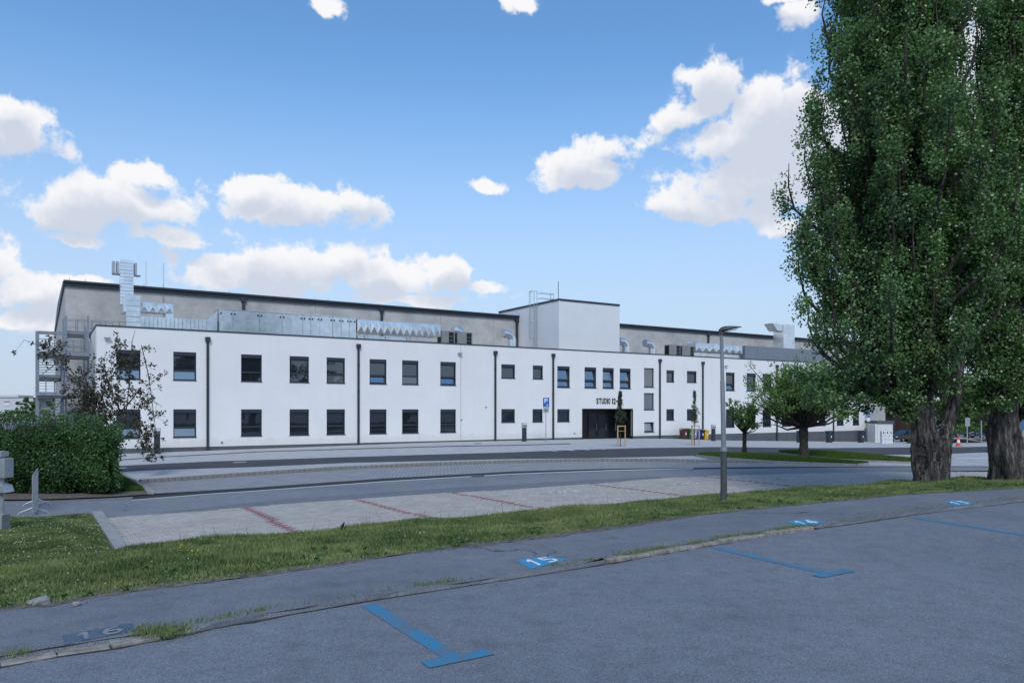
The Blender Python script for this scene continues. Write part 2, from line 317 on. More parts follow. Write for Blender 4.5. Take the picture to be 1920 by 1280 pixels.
# ------------------------------------------------------------------ mesh helpers
def tag(o, label=None, cat=None, group=None, kind=None):
    if label: o['label'] = label
    if cat: o['category'] = cat
    if group: o['group'] = group
    if kind: o['kind'] = kind
    return o
def empty(name, loc, label=None, cat=None, group=None):
    o = bpy.data.objects.new(name, None); o.empty_display_size = .3; C.objects.link(o); o.location = loc
    return tag(o, label, cat, group)
WM = {}   # world translation of every object (all unrotated at build time)
def link(o, parent=None, world=None):
    C.objects.link(o)
    w = Vector(world) if world is not None else Vector((0,0,0))
    WM[o.name] = w; o.location = w
    if parent is not None:
        pw = WM.get(parent.name, Vector(parent.location)); o.parent = parent; o.location = w-pw
    return o
class MB:
    def __init__(s): s.v = []; s.f = []
    def box(s, x0, x1, y0, y1, z0, z1, T=None):
        q = [(x0,y0,z0),(x1,y0,z0),(x1,y1,z0),(x0,y1,z0),(x0,y0,z1),(x1,y0,z1),(x1,y1,z1),(x0,y1,z1)]
        if T: q = [tuple(T(*p)) for p in q]
        k = len(s.v); s.v += q; s.f += [tuple(k+i for i in f) for f in ((0,3,2,1),(4,5,6,7),(0,1,5,4),(1,2,6,5),(2,3,7,6),(3,0,4,7))]; return s
    def bar(s, a, b, w, h=None):     # square bar between points
        h = h or w; a = Vector(a); b = Vector(b); d = (b-a)
        if d.length < 1e-6: return s
        d.normalize(); up = Vector((0,0,1)) if abs(d.z) < .95 else Vector((0,1,0))
        x = d.cross(up).normalized()*w/2; y = x.normalized().cross(d)*h/2
        k = len(s.v); s.v += [tuple(p+sx*x+sy*y) for p in (a, b) for sx, sy in ((-1,-1),(1,-1),(1,1),(-1,1))]
        s.f += [(k,k+1,k+2,k+3),(k+7,k+6,k+5,k+4)]+[(k+i,k+4+i,k+4+(i+1)%4,k+(i+1)%4) for i in range(4)]; return s
    def tube(s, pts, rad, seg=8, cap=True):
        pts = [Vector(p) for p in pts]; n = len(pts); rad = [rad]*n if isinstance(rad, (int,float)) else rad
        k = len(s.v); ref = None
        for i, p in enumerate(pts):
            d = (pts[min(i+1,n-1)]-pts[max(i-1,0)])
            if d.length < 1e-9: d = Vector((0,0,1))
            d.normalize()
            if ref is None: ref = Vector((1,0,0)) if abs(d.x) < .8 else Vector((0,1,0))
            x = (ref-d*ref.dot(d)).normalized(); y = d.cross(x); ref = x
            for j in range(seg):
                a = 2*math.pi*j/seg; s.v.append(tuple(p+(x*math.cos(a)+y*math.sin(a))*rad[i]))
        for i in range(n-1):
            for j in range(seg):
                s.f.append((k+i*seg+j, k+i*seg+(j+1)%seg, k+(i+1)*seg+(j+1)%seg, k+(i+1)*seg+j))
        if cap: s.f.append(tuple(k+j for j in reversed(range(seg)))); s.f.append(tuple(k+(n-1)*seg+j for j in range(seg)))
        return s
    def poly(s, pts): k = len(s.v); s.v += [tuple(p) for p in pts]; s.f.append(tuple(range(k, k+len(pts)))); return s
    def prism(s, pts, off):
        off = Vector(off); k = len(s.v); n = len(pts); s.v += [tuple(p) for p in pts]+[tuple(Vector(p)+off) for p in pts]
        s.f += [tuple(range(k, k+n))[::-1], tuple(range(k+n, k+2*n))]+[(k+i, k+(i+1)%n, k+n+(i+1)%n, k+n+i) for i in range(n)]; return s
    def mesh(s, name, mat, smooth=False, origin=None):
        me = bpy.data.meshes.new(name); v = np.array(s.v, dtype=float)
        o = np.array(origin if origin is not None else ((v[:,0].min()+v[:,0].max())/2, (v[:,1].min()+v[:,1].max())/2, v[:,2].min()))
        me.from_pydata((v-o).tolist(), [], s.f); me.materials.append(mat); me.update()
        if smooth:
            me.polygons.foreach_set('use_smooth', [True]*len(me.polygons))
        return me, o
    def build(s, name, mat, parent=None, smooth=False, bevel=0, recalc=True, **kw):
        me, o = s.mesh(name, mat, smooth)
        if recalc or bevel:
            bm = bmesh.new(); bm.from_mesh(me)
            bmesh.ops.recalc_face_normals(bm, faces=bm.faces)
            if bevel: bmesh.ops.bevel(bm, geom=bm.edges[:], offset=bevel, segments=1, affect='EDGES', clamp_overlap=True)
            bm.to_mesh(me); bm.free()
        ob = link(bpy.data.objects.new(name, me), parent, o)
        return tag(ob, kw.get('label'), kw.get('cat'), kw.get('group'), kw.get('kind'))
def shade_auto(o, ang=40):
    me = o.data; me.polygons.foreach_set('use_smooth', [True]*len(me.polygons))
    try: me.set_sharp_from_angle(angle=R(ang))
    except Exception: pass
    return o
def children(o): return [c for c in bpy.data.objects if c.parent == o]
KIDS = {}
def copy_tree(o, parent=None):
    c = o.copy(); C.objects.link(c); 
    if parent is not None: c.parent = parent
    for ch in KIDS.setdefault(o.name, children(o)): copy_tree(ch, c)
    return c
def place(o, loc, rz=0, label=None, group=None):
    o.location = loc; o.rotation_euler = (0,0,rz)
    if label: o['label'] = label
    if group: o['group'] = group
    return o
def npmesh(name, V, nper, mat, parent=None, tone=None, smooth=False):
    """V: (n*nper,3) array, faces of nper verts each"""
    V = np.asarray(V, dtype=np.float32); n = len(V)//nper
    o = np.array([V[:,0].mean(), V[:,1].mean(), V[:,2].min()], dtype=np.float32)
    me = bpy.data.meshes.new(name); me.vertices.add(len(V)); me.vertices.foreach_set('co', (V-o).ravel())
    me.loops.add(len(V)); me.loops.foreach_set('vertex_index', np.arange(len(V), dtype=np.int32))
    me.polygons.add(n); me.polygons.foreach_set('loop_start', np.arange(0, len(V), nper, dtype=np.int32))
    if tone is not None:
        a = me.attributes.new('tone', 'FLOAT', 'FACE'); a.data.foreach_set('value', np.asarray(tone, dtype=np.float32))
    me.materials.append(mat); me.update(calc_edges=True); me.validate()
    return link(bpy.data.objects.new(name, me), parent, o)
def leafverts(P, size, up=0.35, flat=None):
    """kite-shaped leaves with random orientation"""
    n = len(P); a = rng.normal(size=(n,3)); a[:,2] -= .25; a /= np.linalg.norm(a, axis=1)[:,None]
    b = rng.normal(size=(n,3)); b -= a*(a*b).sum(1)[:,None]; b /= np.linalg.norm(b, axis=1)[:,None]
    s = (size*(.65+.7*rng.random(n)))[:,None]
    V = np.empty((n,4,3)); V[:,0] = P-a*s*.5; V[:,1] = P+b*s*.42-a*s*.05; V[:,2] = P+a*s*.55; V[:,3] = P-b*s*.42-a*s*.05
    return V.reshape(-1,3)

# ------------------------------------------------------------------ geometry of the place
DV = Vector((2250, FPX)).normalized()               # along the facade (to the right, away)
NV = Vector((-DV.y, DV.x))                          # into the building
Y0 = 5.8*FPX/158.5; C0 = Vector(((181-960)/FPX*Y0, Y0))   # left front corner of the white wing
def F(u, v, z): p = C0+DV*u+NV*v; return Vector((p.x, p.y, z))
def FP(px, v=0):
    k = (px-960)/FPX; t = (C0.dot(NV)+v)/(k*NV.x+NV.y); p = Vector((k*t, t)); return (p-C0).dot(DV), t
def FU(px, v=0): return FP(px, v)[0]
def FZ(px, py, v=0): return EYE+(HOR-py)/FPX*FP(px, v)[1]
ZF = [(-40,-.12),(0,-.12)]+[(FU(a), b) for a, b in ((387,-.06),(800,.12),(1000,.08),(1186,-.02),(1275,-.16),(1340,-.48),(1621,-1.26))]+[(130,-1.35),(600,-1.6)]
zu = np.array([a for a,b in ZF]); zz = np.array([b for a,b in ZF])
def T(x, y):
    rx, ry = x-C0.x, y-C0.y; u = rx*DV.x+ry*DV.y; w = -(rx*NV.x+ry*NV.y)
    k = np.clip((34-w)/30, 0, 1); k = k*k*(3-2*k)
    return np.interp(u, zu, zz)*k
def G(px, py, lift=0.):           # photo pixel -> point on the lower ground
    k = (px-960)/FPX; t = 40.
    for _ in range(12): t = FPX*(EYE-float(T(k*t, t)))/(py-HOR)
    return Vector((k*t, t, float(T(k*t, t))+lift))
def GX(px, Y, lift=0.):           # column px at depth Y
    x = (px-960)/FPX*Y; return Vector((x, Y, float(T(x, Y))+lift))
def Hp(px, py, h):                # photo pixel -> point h metres below the eye
    t = FPX*h/(py-HOR); return Vector(((px-960)/FPX*t, t, EYE-h))
def resample(P, n):
    P = [Vector(p) for p in P]; L = [0]
    for a, b in zip(P, P[1:]): L.append(L[-1]+(b-a).length)
    out = []
    for i in range(n):
        s = L[-1]*i/(n-1); j = max(0, min(len(P)-2, int(np.searchsorted(L, s))-1)); d = L[j+1]-L[j]
        out.append(P[j].lerp(P[j+1], 0 if d == 0 else (s-L[j])/d))
    return out
def loft(name, A, B, mat, n=60, m=4, follow=None, parent=None, kind='structure', **kw):
    A = resample(A, n); B = resample(B, n); mb = MB()
    for i in range(n):
        for j in range(m+1):
            p = A[i].lerp(B[i], j/m)
            if follow is not None: p.z = float(T(p.x, p.y))+follow
            mb.v.append(tuple(p))
    for i in range(n-1):
        for j in range(m):
            k = i*(m+1)+j; mb.f.append((k, k+m+1, k+m+2, k+1))
    o = mb.build(name, mat, parent, kind=None if parent else kind, **kw)
    # make sure it faces up
    if o.data.polygons[0].normal.z < 0: o.data.flip_normals()
    return o
def ext(P, a, b):    # extend a polyline by a metres at its start and b at its end
    P = [Vector(p) for p in P]; d0 = (P[0]-P[1]).normalized(); d1 = (P[-1]-P[-2]).normalized()
    return ([P[0]+d0*a] if a else [])+P+([P[-1]+d1*b] if b else [])

# ---- base ground to the horizon
def ground():
    us = list(np.concatenate([[-4000,-1500,-600,-250,-120], np.arange(-80,160,4), [180,240,350,700,1500,4000]]))
    vs = list(np.concatenate([[-4000,-1500,-400,-150,-90], np.arange(-66,6,3), [10,30,100,400,1500,4000]]))
    mb = MB()
    for u in us:
        for v in vs:
            p = F(float(u), float(v), 0); mb.v.append((p.x, p.y, float(T(p.x, p.y))-.03))
    n = len(vs)
    for i in range(len(us)-1):
        for j in range(n-1):
            k = i*n+j; mb.f.append((k, k+n, k+n+1, k+1))
    o = mb.build('ground', M_['yard'], kind='structure')
    if o.data.polygons[0].normal.z < 0: o.data.flip_normals()
ground()

# ---- near road, kerb line, pavement, grass bank
ROADH, WALKH, CRESTH = 2.1, 2.05, 2.48
curb_px = [(0,1245),(125,1222),(240,1206),(350,1184),(500,1155),(675,1125),(960,1082),(1160,1050),(1300,1025),(1460,999),(1560,985),(1710,963),(1910,939)]
walk_px = [(0,1147),(100,1135),(200,1117),(320,1102),(500,1080),(750,1042),(960,1015),(1135,992),(1310,967),(1385,959),(1560,941),(1710,927),(1920,915)]
crest_px = [(0,1062),(225,1034),(400,1012),(560,1000),(760,981),(1000,960),(1200,943),(1350,930),(1500,918),(1700,904),(1800,899),(1920,898)]
curb = ext([Hp(a, b, 2.075)-Vector((0,0,.025)) for a, b in curb_px], 12, 30)
cin = [Vector((p.x, p.y, EYE-WALKH)) for p in curb]
walkE = ext([Hp(a, b, WALKH) for a, b in walk_px], 12, 30)
crest = ext([Hp(a, b, CRESTH) for a, b in crest_px], 12, 40)
cd = (curb[-1]-curb[0]); cd.z = 0; cd.normalize(); cn = Vector((-cd.y, cd.x, 0))      # along the kerb / away from the road
if cn.y < 0: cn = -cn
far = [p-cn*26 for p in curb]
loft('road', curb, far, M_['road'], 40, 2)
cinr = resample(cin, 160)
def kerbvis(p):
    px = 960+FPX*p.x/p.y if p.y > 2 else -100
    return 1 if (px < 330 or 1135 < px < 1535) else 0
walk_in = [p+cn*((.155 if kerbvis(p) else .03+.03*math.sin(i*1.7)*math.sin(i*.61))) for i, p in enumerate(cinr)]
loft('pavement', walk_in, [p+cn*.06 for p in walkE], M_['walk'], 160, 3)
# soil under the grass with a ragged lip over the pavement
lip0 = resample(walkE, 700); jit = [random.random() for _ in lip0]
lip = [p-cn*(-.12+.07*jit[i]+.06*jit[(i//5)*5]+.16*max(0, math.sin(i*.041+2)*math.sin(i*.017+.5)))+Vector((0,0,.003)) for i, p in enumerate(lip0)]
loft('verge_soil', lip, [p+cn*.34+Vector((0,0,.002)) for p in lip0], M_['soil'], 700, 2)
def bumpz(x, y): return .035*math.sin(x*1.3+y*.7)+.02*math.sin(x*3.1-y*2.3)
def bankpt(s, t):   # s along 0..1, t across 0 (walk) .. 1 (crest)
    i = s*(len(BW)-1); k = min(int(i), len(BW)-2); f = i-k
    a = BW[k].lerp(BW[k+1], f); b = BC[k].lerp(BC[k+1], f); p = a.lerp(b, t)
    p.z += bumpz(p.x, p.y)*min(1, t*3)+.03*min(1, t*6)-.012
    return p
BW = resample([p+cn*.12 for p in walkE], 200); BC = resample(crest, 200)
mb = MB(); m = 8
BT = [p+cn*1.1 for p in BC]
for i in range(200):
    for j in range(m+1): mb.v.append(tuple(bankpt(i/199, j/m)))
    for q in (.35, .7, 1): p = BC[i].lerp(BT[i], q); p.z = EYE-CRESTH-(EYE-CRESTH+.01)*q; mb.v.append(tuple(p))
w = m+4
for i in range(199):
    for j in range(w-1): k = i*w+j; mb.f.append((k, k+w, k+w+1, k+1))
o = mb.build('grass_bank', M_['grassground'], kind='structure'); shade_auto(o, 60)
if o.data.polygons[0].normal.z < 0: o.data.flip_normals()

# ---- left lawn patch (left of the car park kerb)
kA, kB = G(182, 966), G(227, 1036)      # car park's left kerb
kd = (kB-kA); kd.z = 0; kd.normalize()
LAp = resample([p for p in BC if 960+FPX*p.x/max(p.y, 1) < 229 and p.y > 2], 60)
if LAp[0].x > LAp[-1].x: LAp = LAp[::-1]
LB = (G(-420, 984), kA.copy())
def lawnpt(s, t):
    i = s*59; k = min(int(i), 58); a = LAp[k].lerp(LAp[k+1], i-k); b = LB[0].lerp(LB[1], s); p = a.lerp(b, t)
    dk = abs((p-kA).cross(kd).z); fall = min(1, .12+dk/1.0) if t > .02 else 1
    p.z = (EYE-CRESTH)*(1-t)**.9*fall+bumpz(p.x, p.y)*.8*fall+.02*fall+.01; return p
def gridmesh(name, fn, nu, nv, mat):
    mb = MB()
    for i in range(nu+1):
        for j in range(nv+1): mb.v.append(tuple(fn(i/nu, j/nv)))
    for i in range(nu):
        for j in range(nv): k = i*(nv+1)+j; mb.f.append((k, k+nv+1, k+nv+2, k+1))
    o = mb.build(name, mat, kind='structure'); shade_auto(o, 60)
    if o.data.polygons[0].normal.z < 0: o.data.flip_normals()
    return o
gridmesh('lawn_patch', lawnpt, 30, 20, M_['grassground'])

# ---- lower car park and driveways (all sheets follow the terrain)
G_ = lambda pts, lift=0: [G(a, b, lift) for a, b in pts]
drive_lo = [(-260,1000),(0,972),(100,970),(195,971),(315,964),(400,956),(480,950),(668,936),(852,924),(960,918.5),(1108,908),(1239,897),(1356,892),(1500,888),(1710,884),(2100,880)]
drive_hi = [(-260,952),(0,942),(100,940),(250,938),(400,925.5),(480,920.5),(720,903),(960,889),(1150,882),(1420,878),(1600,876),(1710,875),(1865,875),(2100,874)]
loft('driveway', G_(drive_lo), G_(drive_hi), M_['drive'], 120, 5, follow=.012)
stripA = [(246,938),(400,925),(480,920),(720,902.5),(960,888.5),(1150,881.5),(1420,877.5),(1600,876),(1865,875)]
stripB = [(250,931),(400,919),(480,914),(720,897),(960,884),(1150,878.5),(1420,875.5),(1600,874.6),(1865,874)]
loft('asphalt_joint_strip', G_(stripA), G_(stripB), M_['strip'], 120, 1, follow=.016)
white_line = [(246,938.6),(400,926.4),(480,921.2),(720,903.6),(960,889.4),(1150,882.4),(1300,879)]
loft('edge_line', G_(white_line), G_([(a,b-.9) for a,b in white_line]), M_['whitepaint'], 100, 1, follow=.020)
# darker patch band along the driveway's near side
loft('driveway_patch', G_([(300,966),(480,951),(668,937),(852,924.6),(960,919),(1108,908.6),(1239,897.6)]), G_([(300,961),(480,941),(668,927),(852,914),(960,909),(1108,900),(1239,893)]), M_['yard'], 80, 1, follow=.016)
M_['pavA'] = brickmat('grey_block_paving', (.28,.29,.31), (.33,.335,.345), (.15,.155,.16), 2.5, rot=math.atan2(DV.y, DV.x)*-1, row=.5, bw=.5, msize=.035)
M_['pavB'] = brickmat('light_block_paving', (.40,.41,.425), (.45,.455,.46), (.32,.32,.33), 2.5, rot=math.atan2(DV.y, DV.x)*-1, row=.4, bw=.8, msize=.02)
M_['pavC'] = brickmat('pale_forecourt_paving', (.42,.425,.43), (.47,.47,.47), (.35,.35,.35), 2.5, rot=math.atan2(DV.y, DV.x)*-1, row=.4, bw=.8, msize=.015)
krow_lo = [(262,906),(400,896),(480,890.5),(648,879.5),(800,872.5),(960,867.5),(1108,864.5),(1250,865),(1420,868),(1600,873.2)]
loft('parking_bay_paving', G_([(282,926)]+stripB[1:]), G_([(257,905),(400,895),(480,889.5),(648,879),(960,867),(1108,864),(1250,864),(1420,867.5),(1600,873),(1865,874)]), M_['pavA'], 120, 5, follow=.012)
road2_lo = [(212,885.5),(300,881),(400,878),(480,875.5),(648,868),(800,864.5),(960,860.5),(1108,859),(1200,857),(1300,854.5)]
loft('upper_bay_paving', G_([(262,905.5)]+krow_lo[1:7]+[(1250,865),(1355,866.5)]), G_(road2_lo), M_['pavB'], 100, 4, follow=.014)
road2_hi = [(215,874),(300,869.5),(400,865),(480,862.5),(648,857),(800,852.5),(960,848),(1093,843),(1200,840),(1356,837.8),(1540,840),(1710,838.6),(1865,837),(2100,834)]
road2_lo2 = road2_lo[:-1]+[(1297,854.5),(1400,856),(1459,851),(1540,851),(1710,851.5),(1787,850.5),(1865,847),(2100,842)]
loft('access_road', ext(G_(road2_lo2), 30, 0), ext(G_(road2_hi), 30, 0), M_['newasphalt'], 140, 4, follow=.018)
base_px = [(225,852.6),(387,845.3),(500,841),(671,834),(800,829.8),(928,826.5),(1036,824.2),(1200,822),(1275,822),(1340,825.8),(1480,826.8),(1621,828.2),(1720,828),(1900,827)]
facade_g = [F(u, 1.0, 0) for u in np.linspace(-30, 140, 60)]
loft('forecourt_paving', ext(G_(road2_hi), 30, 0), facade_g, M_['pavC'], 140, 8, follow=.014)
gut = [(150,866.5),(225,861.5),(300,856),(400,851),(480,846.3),(671,840.5),(800,837),(960,834),(1070,831.2)]
loft('gutter_channel', G_(gut), G_([(a,b+1.7) for a,b in gut]), M_['plinth'], 100, 1, follow=.02)
for i, (a, b) in enumerate([((972,837.6),(1045,846.5)),((1018,834.5),(1075,845)),((1038,834),(1105,844)),((1062,834),(1135,842.5)),((1090,837),(1150,841.5))]):
    A, B = G(*a), G(*b); s = (B-A).normalized(); q = Vector((-s.y, s.x, 0))*.07
    loft('bay_line' if i else 'bay_line', [A-q, B-q], [A+q, B+q], M_['whitepaint'], 8, 1, follow=.024)
for a, b in (((213,878.5),(237,877.6)),((437,867.5),(462,866.5)),((1440,853),(1452,852.6)),((1800,853),(1835,852)),((1790,860),(1850,859))):
    A, B = G(*a), G(*b); q = Vector((0, .35, 0))
    loft('lane_dash', [A-q*.5, B-q*.5], [A+q*.5, B+q*.5], M_['whitepaint'], 6, 1, follow=.024)
# light yard on the right between access road and driveway
loft('right_yard_paving', G_([(1600,872.6),(1710,874.6),(1865,874.6),(2100,873.5)]), G_([(1560,852),(1710,852),(1865,847.5),(2100,842.5)]), M_['pavB'], 40, 5, follow=.010)
# grass islands with kerbs
def island(lo, hi, name, lab):
    A = resample(G_(lo), 50); B = resample(G_(hi), 50); mb = MB()
    for i in range(50):
        for j in range(6):
            p = A[i].lerp(B[i], j/5); t = j/5
            p.z = float(T(p.x, p.y))+.09+.16*math.sin(math.pi*t)*math.sin(math.pi*min(1, i/49)); mb.v.append(tuple(p))
    for i in range(49):
        for j in range(5): k = i*6+j; mb.f.append((k, k+6, k+7, k+1))
    o = mb.build(name, M_['grassground'], kind='structure')
    if o.data.polygons[0].normal.z < 0: o.data.flip_normals()
    shade_auto(o, 60)
    ring = A+B[::-1]; k = MB()
    for a, b in zip(ring, ring[1:]+ring[:1]):
        if (a-b).length < .01: continue
        a2, b2 = a.copy(), b.copy(); a2.z = float(T(a.x, a.y))+.05; b2.z = float(T(b.x, b.y))+.05
        k.bar(a2, b2, .15, .14)
    k.build(name+'_kerb', M_['kerb'], kind='structure')
    return A, B
isl1 = island([(1308,855.5),(1353,860),(1400,863.6),(1449,867),(1530,870.5),(1605,873)], [(1312,854),(1330,852.3),(1393,855),(1450,859),(1512,863),(1628,871)], 'grass_island', '')
isl2 = island([(1461,850.5),(1473,852.3),(1520,857.5),(1566,862.8),(1640,866.5),(1745,870.5)], [(1463,848.8),(1499,847.6),(1545,850),(1592,853.5),(1700,863),(1745,868)], 'grass_island', '')

# pale kerb blocks between the two bay pavings: each stone its own part
kroot = empty('kerb_row', G(700, 876)); kroot['kind'] = 'structure'
kl = resample(G_(krow_lo[:9]), 120)
def blockobj(name, a, b, w, h, mat, parent, z0, off=0):
    d = (b-a); L = d.length; d.normalize(); q = Vector((-d.y, d.x, 0))
    gp = .005 if mat is M_['oldkerb'] else .012; mb = MB(); A = a+d*gp; B = b-d*gp
    mb.prism([A-q*w/2+Vector((0,0,z0)), B-q*w/2+Vector((0,0,z0)), B+q*w/2+Vector((0,0,z0)), A+q*w/2+Vector((0,0,z0))], (0,0,h))
    return mb.build(name, mat, parent, bevel=.008)
for a, b in zip(kl, kl[1:]): blockobj('kerb_stone', a, b, .28, .15, M_['palekerb'], kroot, .012)
# left kerb of the lot
kr2 = empty('car_park_kerb', kA); kr2['kind'] = 'structure'
pts = resample([kA, kB, kB+(kB-kA).normalized()*2.0], 10)
for a, b in zip(pts, pts[1:]): blockobj('kerb_stone', a, b, .26, .13+random.uniform(-.006,.006), M_['kerb'], kr2, .0)
kr3 = empty('bay_kerb', G(219,885)); kr3['kind'] = 'structure'
pts = resample(G_([(217,885),(240,898),(262,911),(276,919),(283,926.5)]), 12)
for a, b in zip(pts, pts[1:]): blockobj('kerb_stone', a, b, .22, .1, M_['kerb'], kr3, .0)
# old granite kerb beside the road
kr4 = empty('road_kerb', curb[5]); kr4['kind'] = 'structure'
ck = resample(curb[1:-1], 48)
for i, (a, b) in enumerate(zip(ck, ck[1:])):
    px = 960+FPX*a.x/a.y
    hh = .045 if 1130 < px < 1530 else (.022 if px < 340 else .006)
    hh -= .03
    hh += random.uniform(-.012, .012)
    if not kerbvis((a+b)/2): continue
    a2 = a+cn*(.07+random.uniform(-.012,.012)); b2 = b+cn*(.07+random.uniform(-.012,.012))
    blockobj('kerb_stone', a2, b2, .15, .09+hh, M_['oldkerb'], kr4, -.06)
# dark joint / dirt between kerb and pavement
jA = resample(cin, 300); 
loft('kerb_joint', [p+cn*((.13 if kerbvis(p) else .0)+.02*random.random())+Vector((0,0,-.05)) for p in jA], [p+cn*((.16 if kerbvis(p) else .012)+.03*random.random())+Vector((0,0,.004)) for p in jA], M_['walk'], 300, 1)
loft('gutter_dirt', [p-cn*(.004+.032*random.random()*(1+math.sin(i*.21)))+Vector((0,0,.004)) for i, p in enumerate(resample(curb, 300))], [p+cn*.03+Vector((0,0,.006)) for p in resample(curb, 300)], M_['grit'], 300, 1)

# ---- block paving of the near car park: real blocks
lotA = resample(ext(G_([(195,971),(315,964),(480,950),(668,936),(852,924),(960,918.5),(1108,908),(1239,897),(1356,892),(1500,888),(1640,885)]), 0, 0), 80)
lotB = [p+0*p for p in resample([kB+(kB-kA).normalized()*1.6]+[p+cn*.9 for p in crest if 960+FPX*p.x/p.y > 330 and p.y > 2 and p.y < 36], 80)]
loft('car_park', lotA, [Vector((p.x,p.y,0)) for p in lotB], M_['joint'], 80, 3, follow=.004)
red_px = [((455,952),(572,1004)),((670,937),(832,979)),((852,925),(1048,960)),((1110,908.5),(1325,935)),((1325,894),(1530,917))]
reds = [(G(*a), G(*b)) for a, b in red_px]
ldir = (G(1108,908)-G(300,965)); ldir.z = 0; ldir.normalize(); lper = Vector((ldir.y, -ldir.x, 0))
org = G(195, 971)
ax2 = [(0,)]
def inside(x, y):
    px = 960+FPX*x/y
    # between driveway edge and crest toe, in plan: use polyline sides
    for P, sgn in ((lotA, 1), (lotB, -1)):
        xs = [p.x for p in P]; ys = [p.y for p in P]
        yy = np.interp(x, xs, ys)
        if P is lotA and y > yy+.02: return False
        if P is lotB and y < yy: return False
    if (Vector((x, y, 0))-kA).cross(kd).z*1 > -.16: return False
    return True
blocks = []
bw_, bh_ = .24, .165
nu, nv = 190, 60
for j in range(-4, nv):
    for i in range(-20, nu):
        c = org+ldir*((i+.5*(j%2))*bw_)+lper*(j*bh_)
        if c.y < 5: continue
        if inside(c.x, c.y):
            isred = False
            for a, b in reds:
                d = (b-a).normalized(); r = Vector((c.x-a.x, c.y-a.y, 0)); den = d.cross(lper).z
                # crossing of this row with the line, measured along the row
                k_ = (r.dot(lper))/d.dot(lper); q_ = a+d*k_; off = (Vector((c.x, c.y, 0))-Vector((q_.x, q_.y, 0))).dot(ldir)
                if abs(off) <= bw_*.5 and k_ > -.2: isred = True
            blocks.append((c.x, c.y, isred))
ddir = np.array([ldir.x, ldir.y]); dper = np.array([lper.x, lper.y])
def blockarrays(B):
    V = []; 
    hx, hy, z0, z1, c = bw_/2-.006, bh_/2-.006, .004, .022, .006
    top = [(-hx+c,-hy+c),(hx-c,-hy+c),(hx-c,hy-c),(-hx+c,hy-c)]; bot = [(-hx,-hy),(hx,-hy),(hx,hy),(-hx,hy)]
    for x, y, _ in B:
        dz = random.uniform(-.002, .002)
        g = lambda p, z: (x+p[0]*ddir[0]+p[1]*dper[0], y+p[0]*ddir[1]+p[1]*dper[1], z)
        V += [g(p, z1+dz) for p in top[::-1]]
        for q in range(4): r = (q+1)%4; V += [g(bot[r], z0), g(bot[q], z0), g(top[q], z1+dz), g(top[r], z1+dz)]
    return V
blocks.sort(key=lambda b: math.hypot(b[0], b[1]) + (0 if abs((960+FPX*b[0]/b[1])-960) < 990 else 100))
car_park = bpy.data.objects['car_park']
plain = [b for b in blocks if not b[2]]; redb = [b for b in blocks if b[2]]
def stuffblocks(B, name, mat):
    V = blockarrays(B); t = np.repeat(rng.random(len(B)), 5)
    o = npmesh(name, V, 4, mat, car_park, t); o['kind'] = 'stuff'; return o
def singles(B, name, mat):
    protos = []
    for k in range(6):
        V = blockarrays([(0,0,0)]); me = bpy.data.meshes.new(name)
        me.from_pydata(V, [], [tuple(range(i*4, i*4+4)) for i in range(5)]); me.materials.append(mat)
        a = me.attributes.new('tone', 'FLOAT', 'FACE'); a.data.foreach_set('value', [k/5]*5); protos.append(me)
    for x, y, _ in B: link(bpy.data.objects.new(name, random.choice(protos)), car_park, (x, y, 0))
singles(plain[:300], 'paving_block', M_['block']); stuffblocks(plain[300:], 'paving_blocks', M_['block'])
singles(redb[:300], 'red_paving_block', M_['redblock'])
if len(redb) > 300: stuffblocks(redb[300:], 'red_paving_blocks', M_['redblock'])
# white wheelchair pictograms on the car park
def decal_poly(name, polys, fn, mat, parent=None, label=None, cat=None, kind=None, th=.0):
    mb = MB()
    for P in polys: mb.poly([fn(*p) for p in P])
    o = mb.build(name, mat, parent, recalc=False, label=label, cat=cat, kind=kind)
    for p in o.data.polygons:
        if p.normal.z < 0: p.flip()
    return o
def strokes(segs, w):
    out = []
    for (x0,y0),(x1,y1) in segs:
        L = math.hypot(x1-x0, y1-y0); 
        if L == 0: continue
        nx, ny = -(y1-y0)/L*w/2, (x1-x0)/L*w/2; ex, ey = (x1-x0)/L*w/2*.3, (y1-y0)/L*w/2*.3
        out.append([(x0-ex+nx,y0-ey+ny),(x0-ex-nx,y0-ey-ny),(x1+ex-nx,y1+ey-ny),(x1+ex+nx,y1+ey+ny)])
    return out
arc = lambda cx,cy,r,a0,a1,n=12: [(cx+r*math.cos(R(a0+(a1-a0)*i/n)), cy+r*math.sin(R(a0+(a1-a0)*i/n))) for i in range(n+1)]
wheel = arc(.42,.36,.26,120,385); WC = strokes(list(zip(wheel, wheel[1:])), .09)+strokes([((.38,.86),(.40,.48)),((.40,.48),(.68,.46)),((.68,.46),(.82,.14)),((.82,.14),(.95,.16)),((.39,.68),(.62,.66))], .1)+[arc(.37,.98,.09,0,330,11)]
for (px, py) in ((1052,923.5),(1283,908.2),(1468,897.2)):
    c = G(px, py)
    fn = lambda x, y, c=c: c-lper*(x-.5)*-1.1*-1 + ldir*(y-.5)*1.25*1 + Vector((0,0,.03))
    decal_poly('wheelchair_marking', WC, fn, M_['whitepaint'], kind='structure')
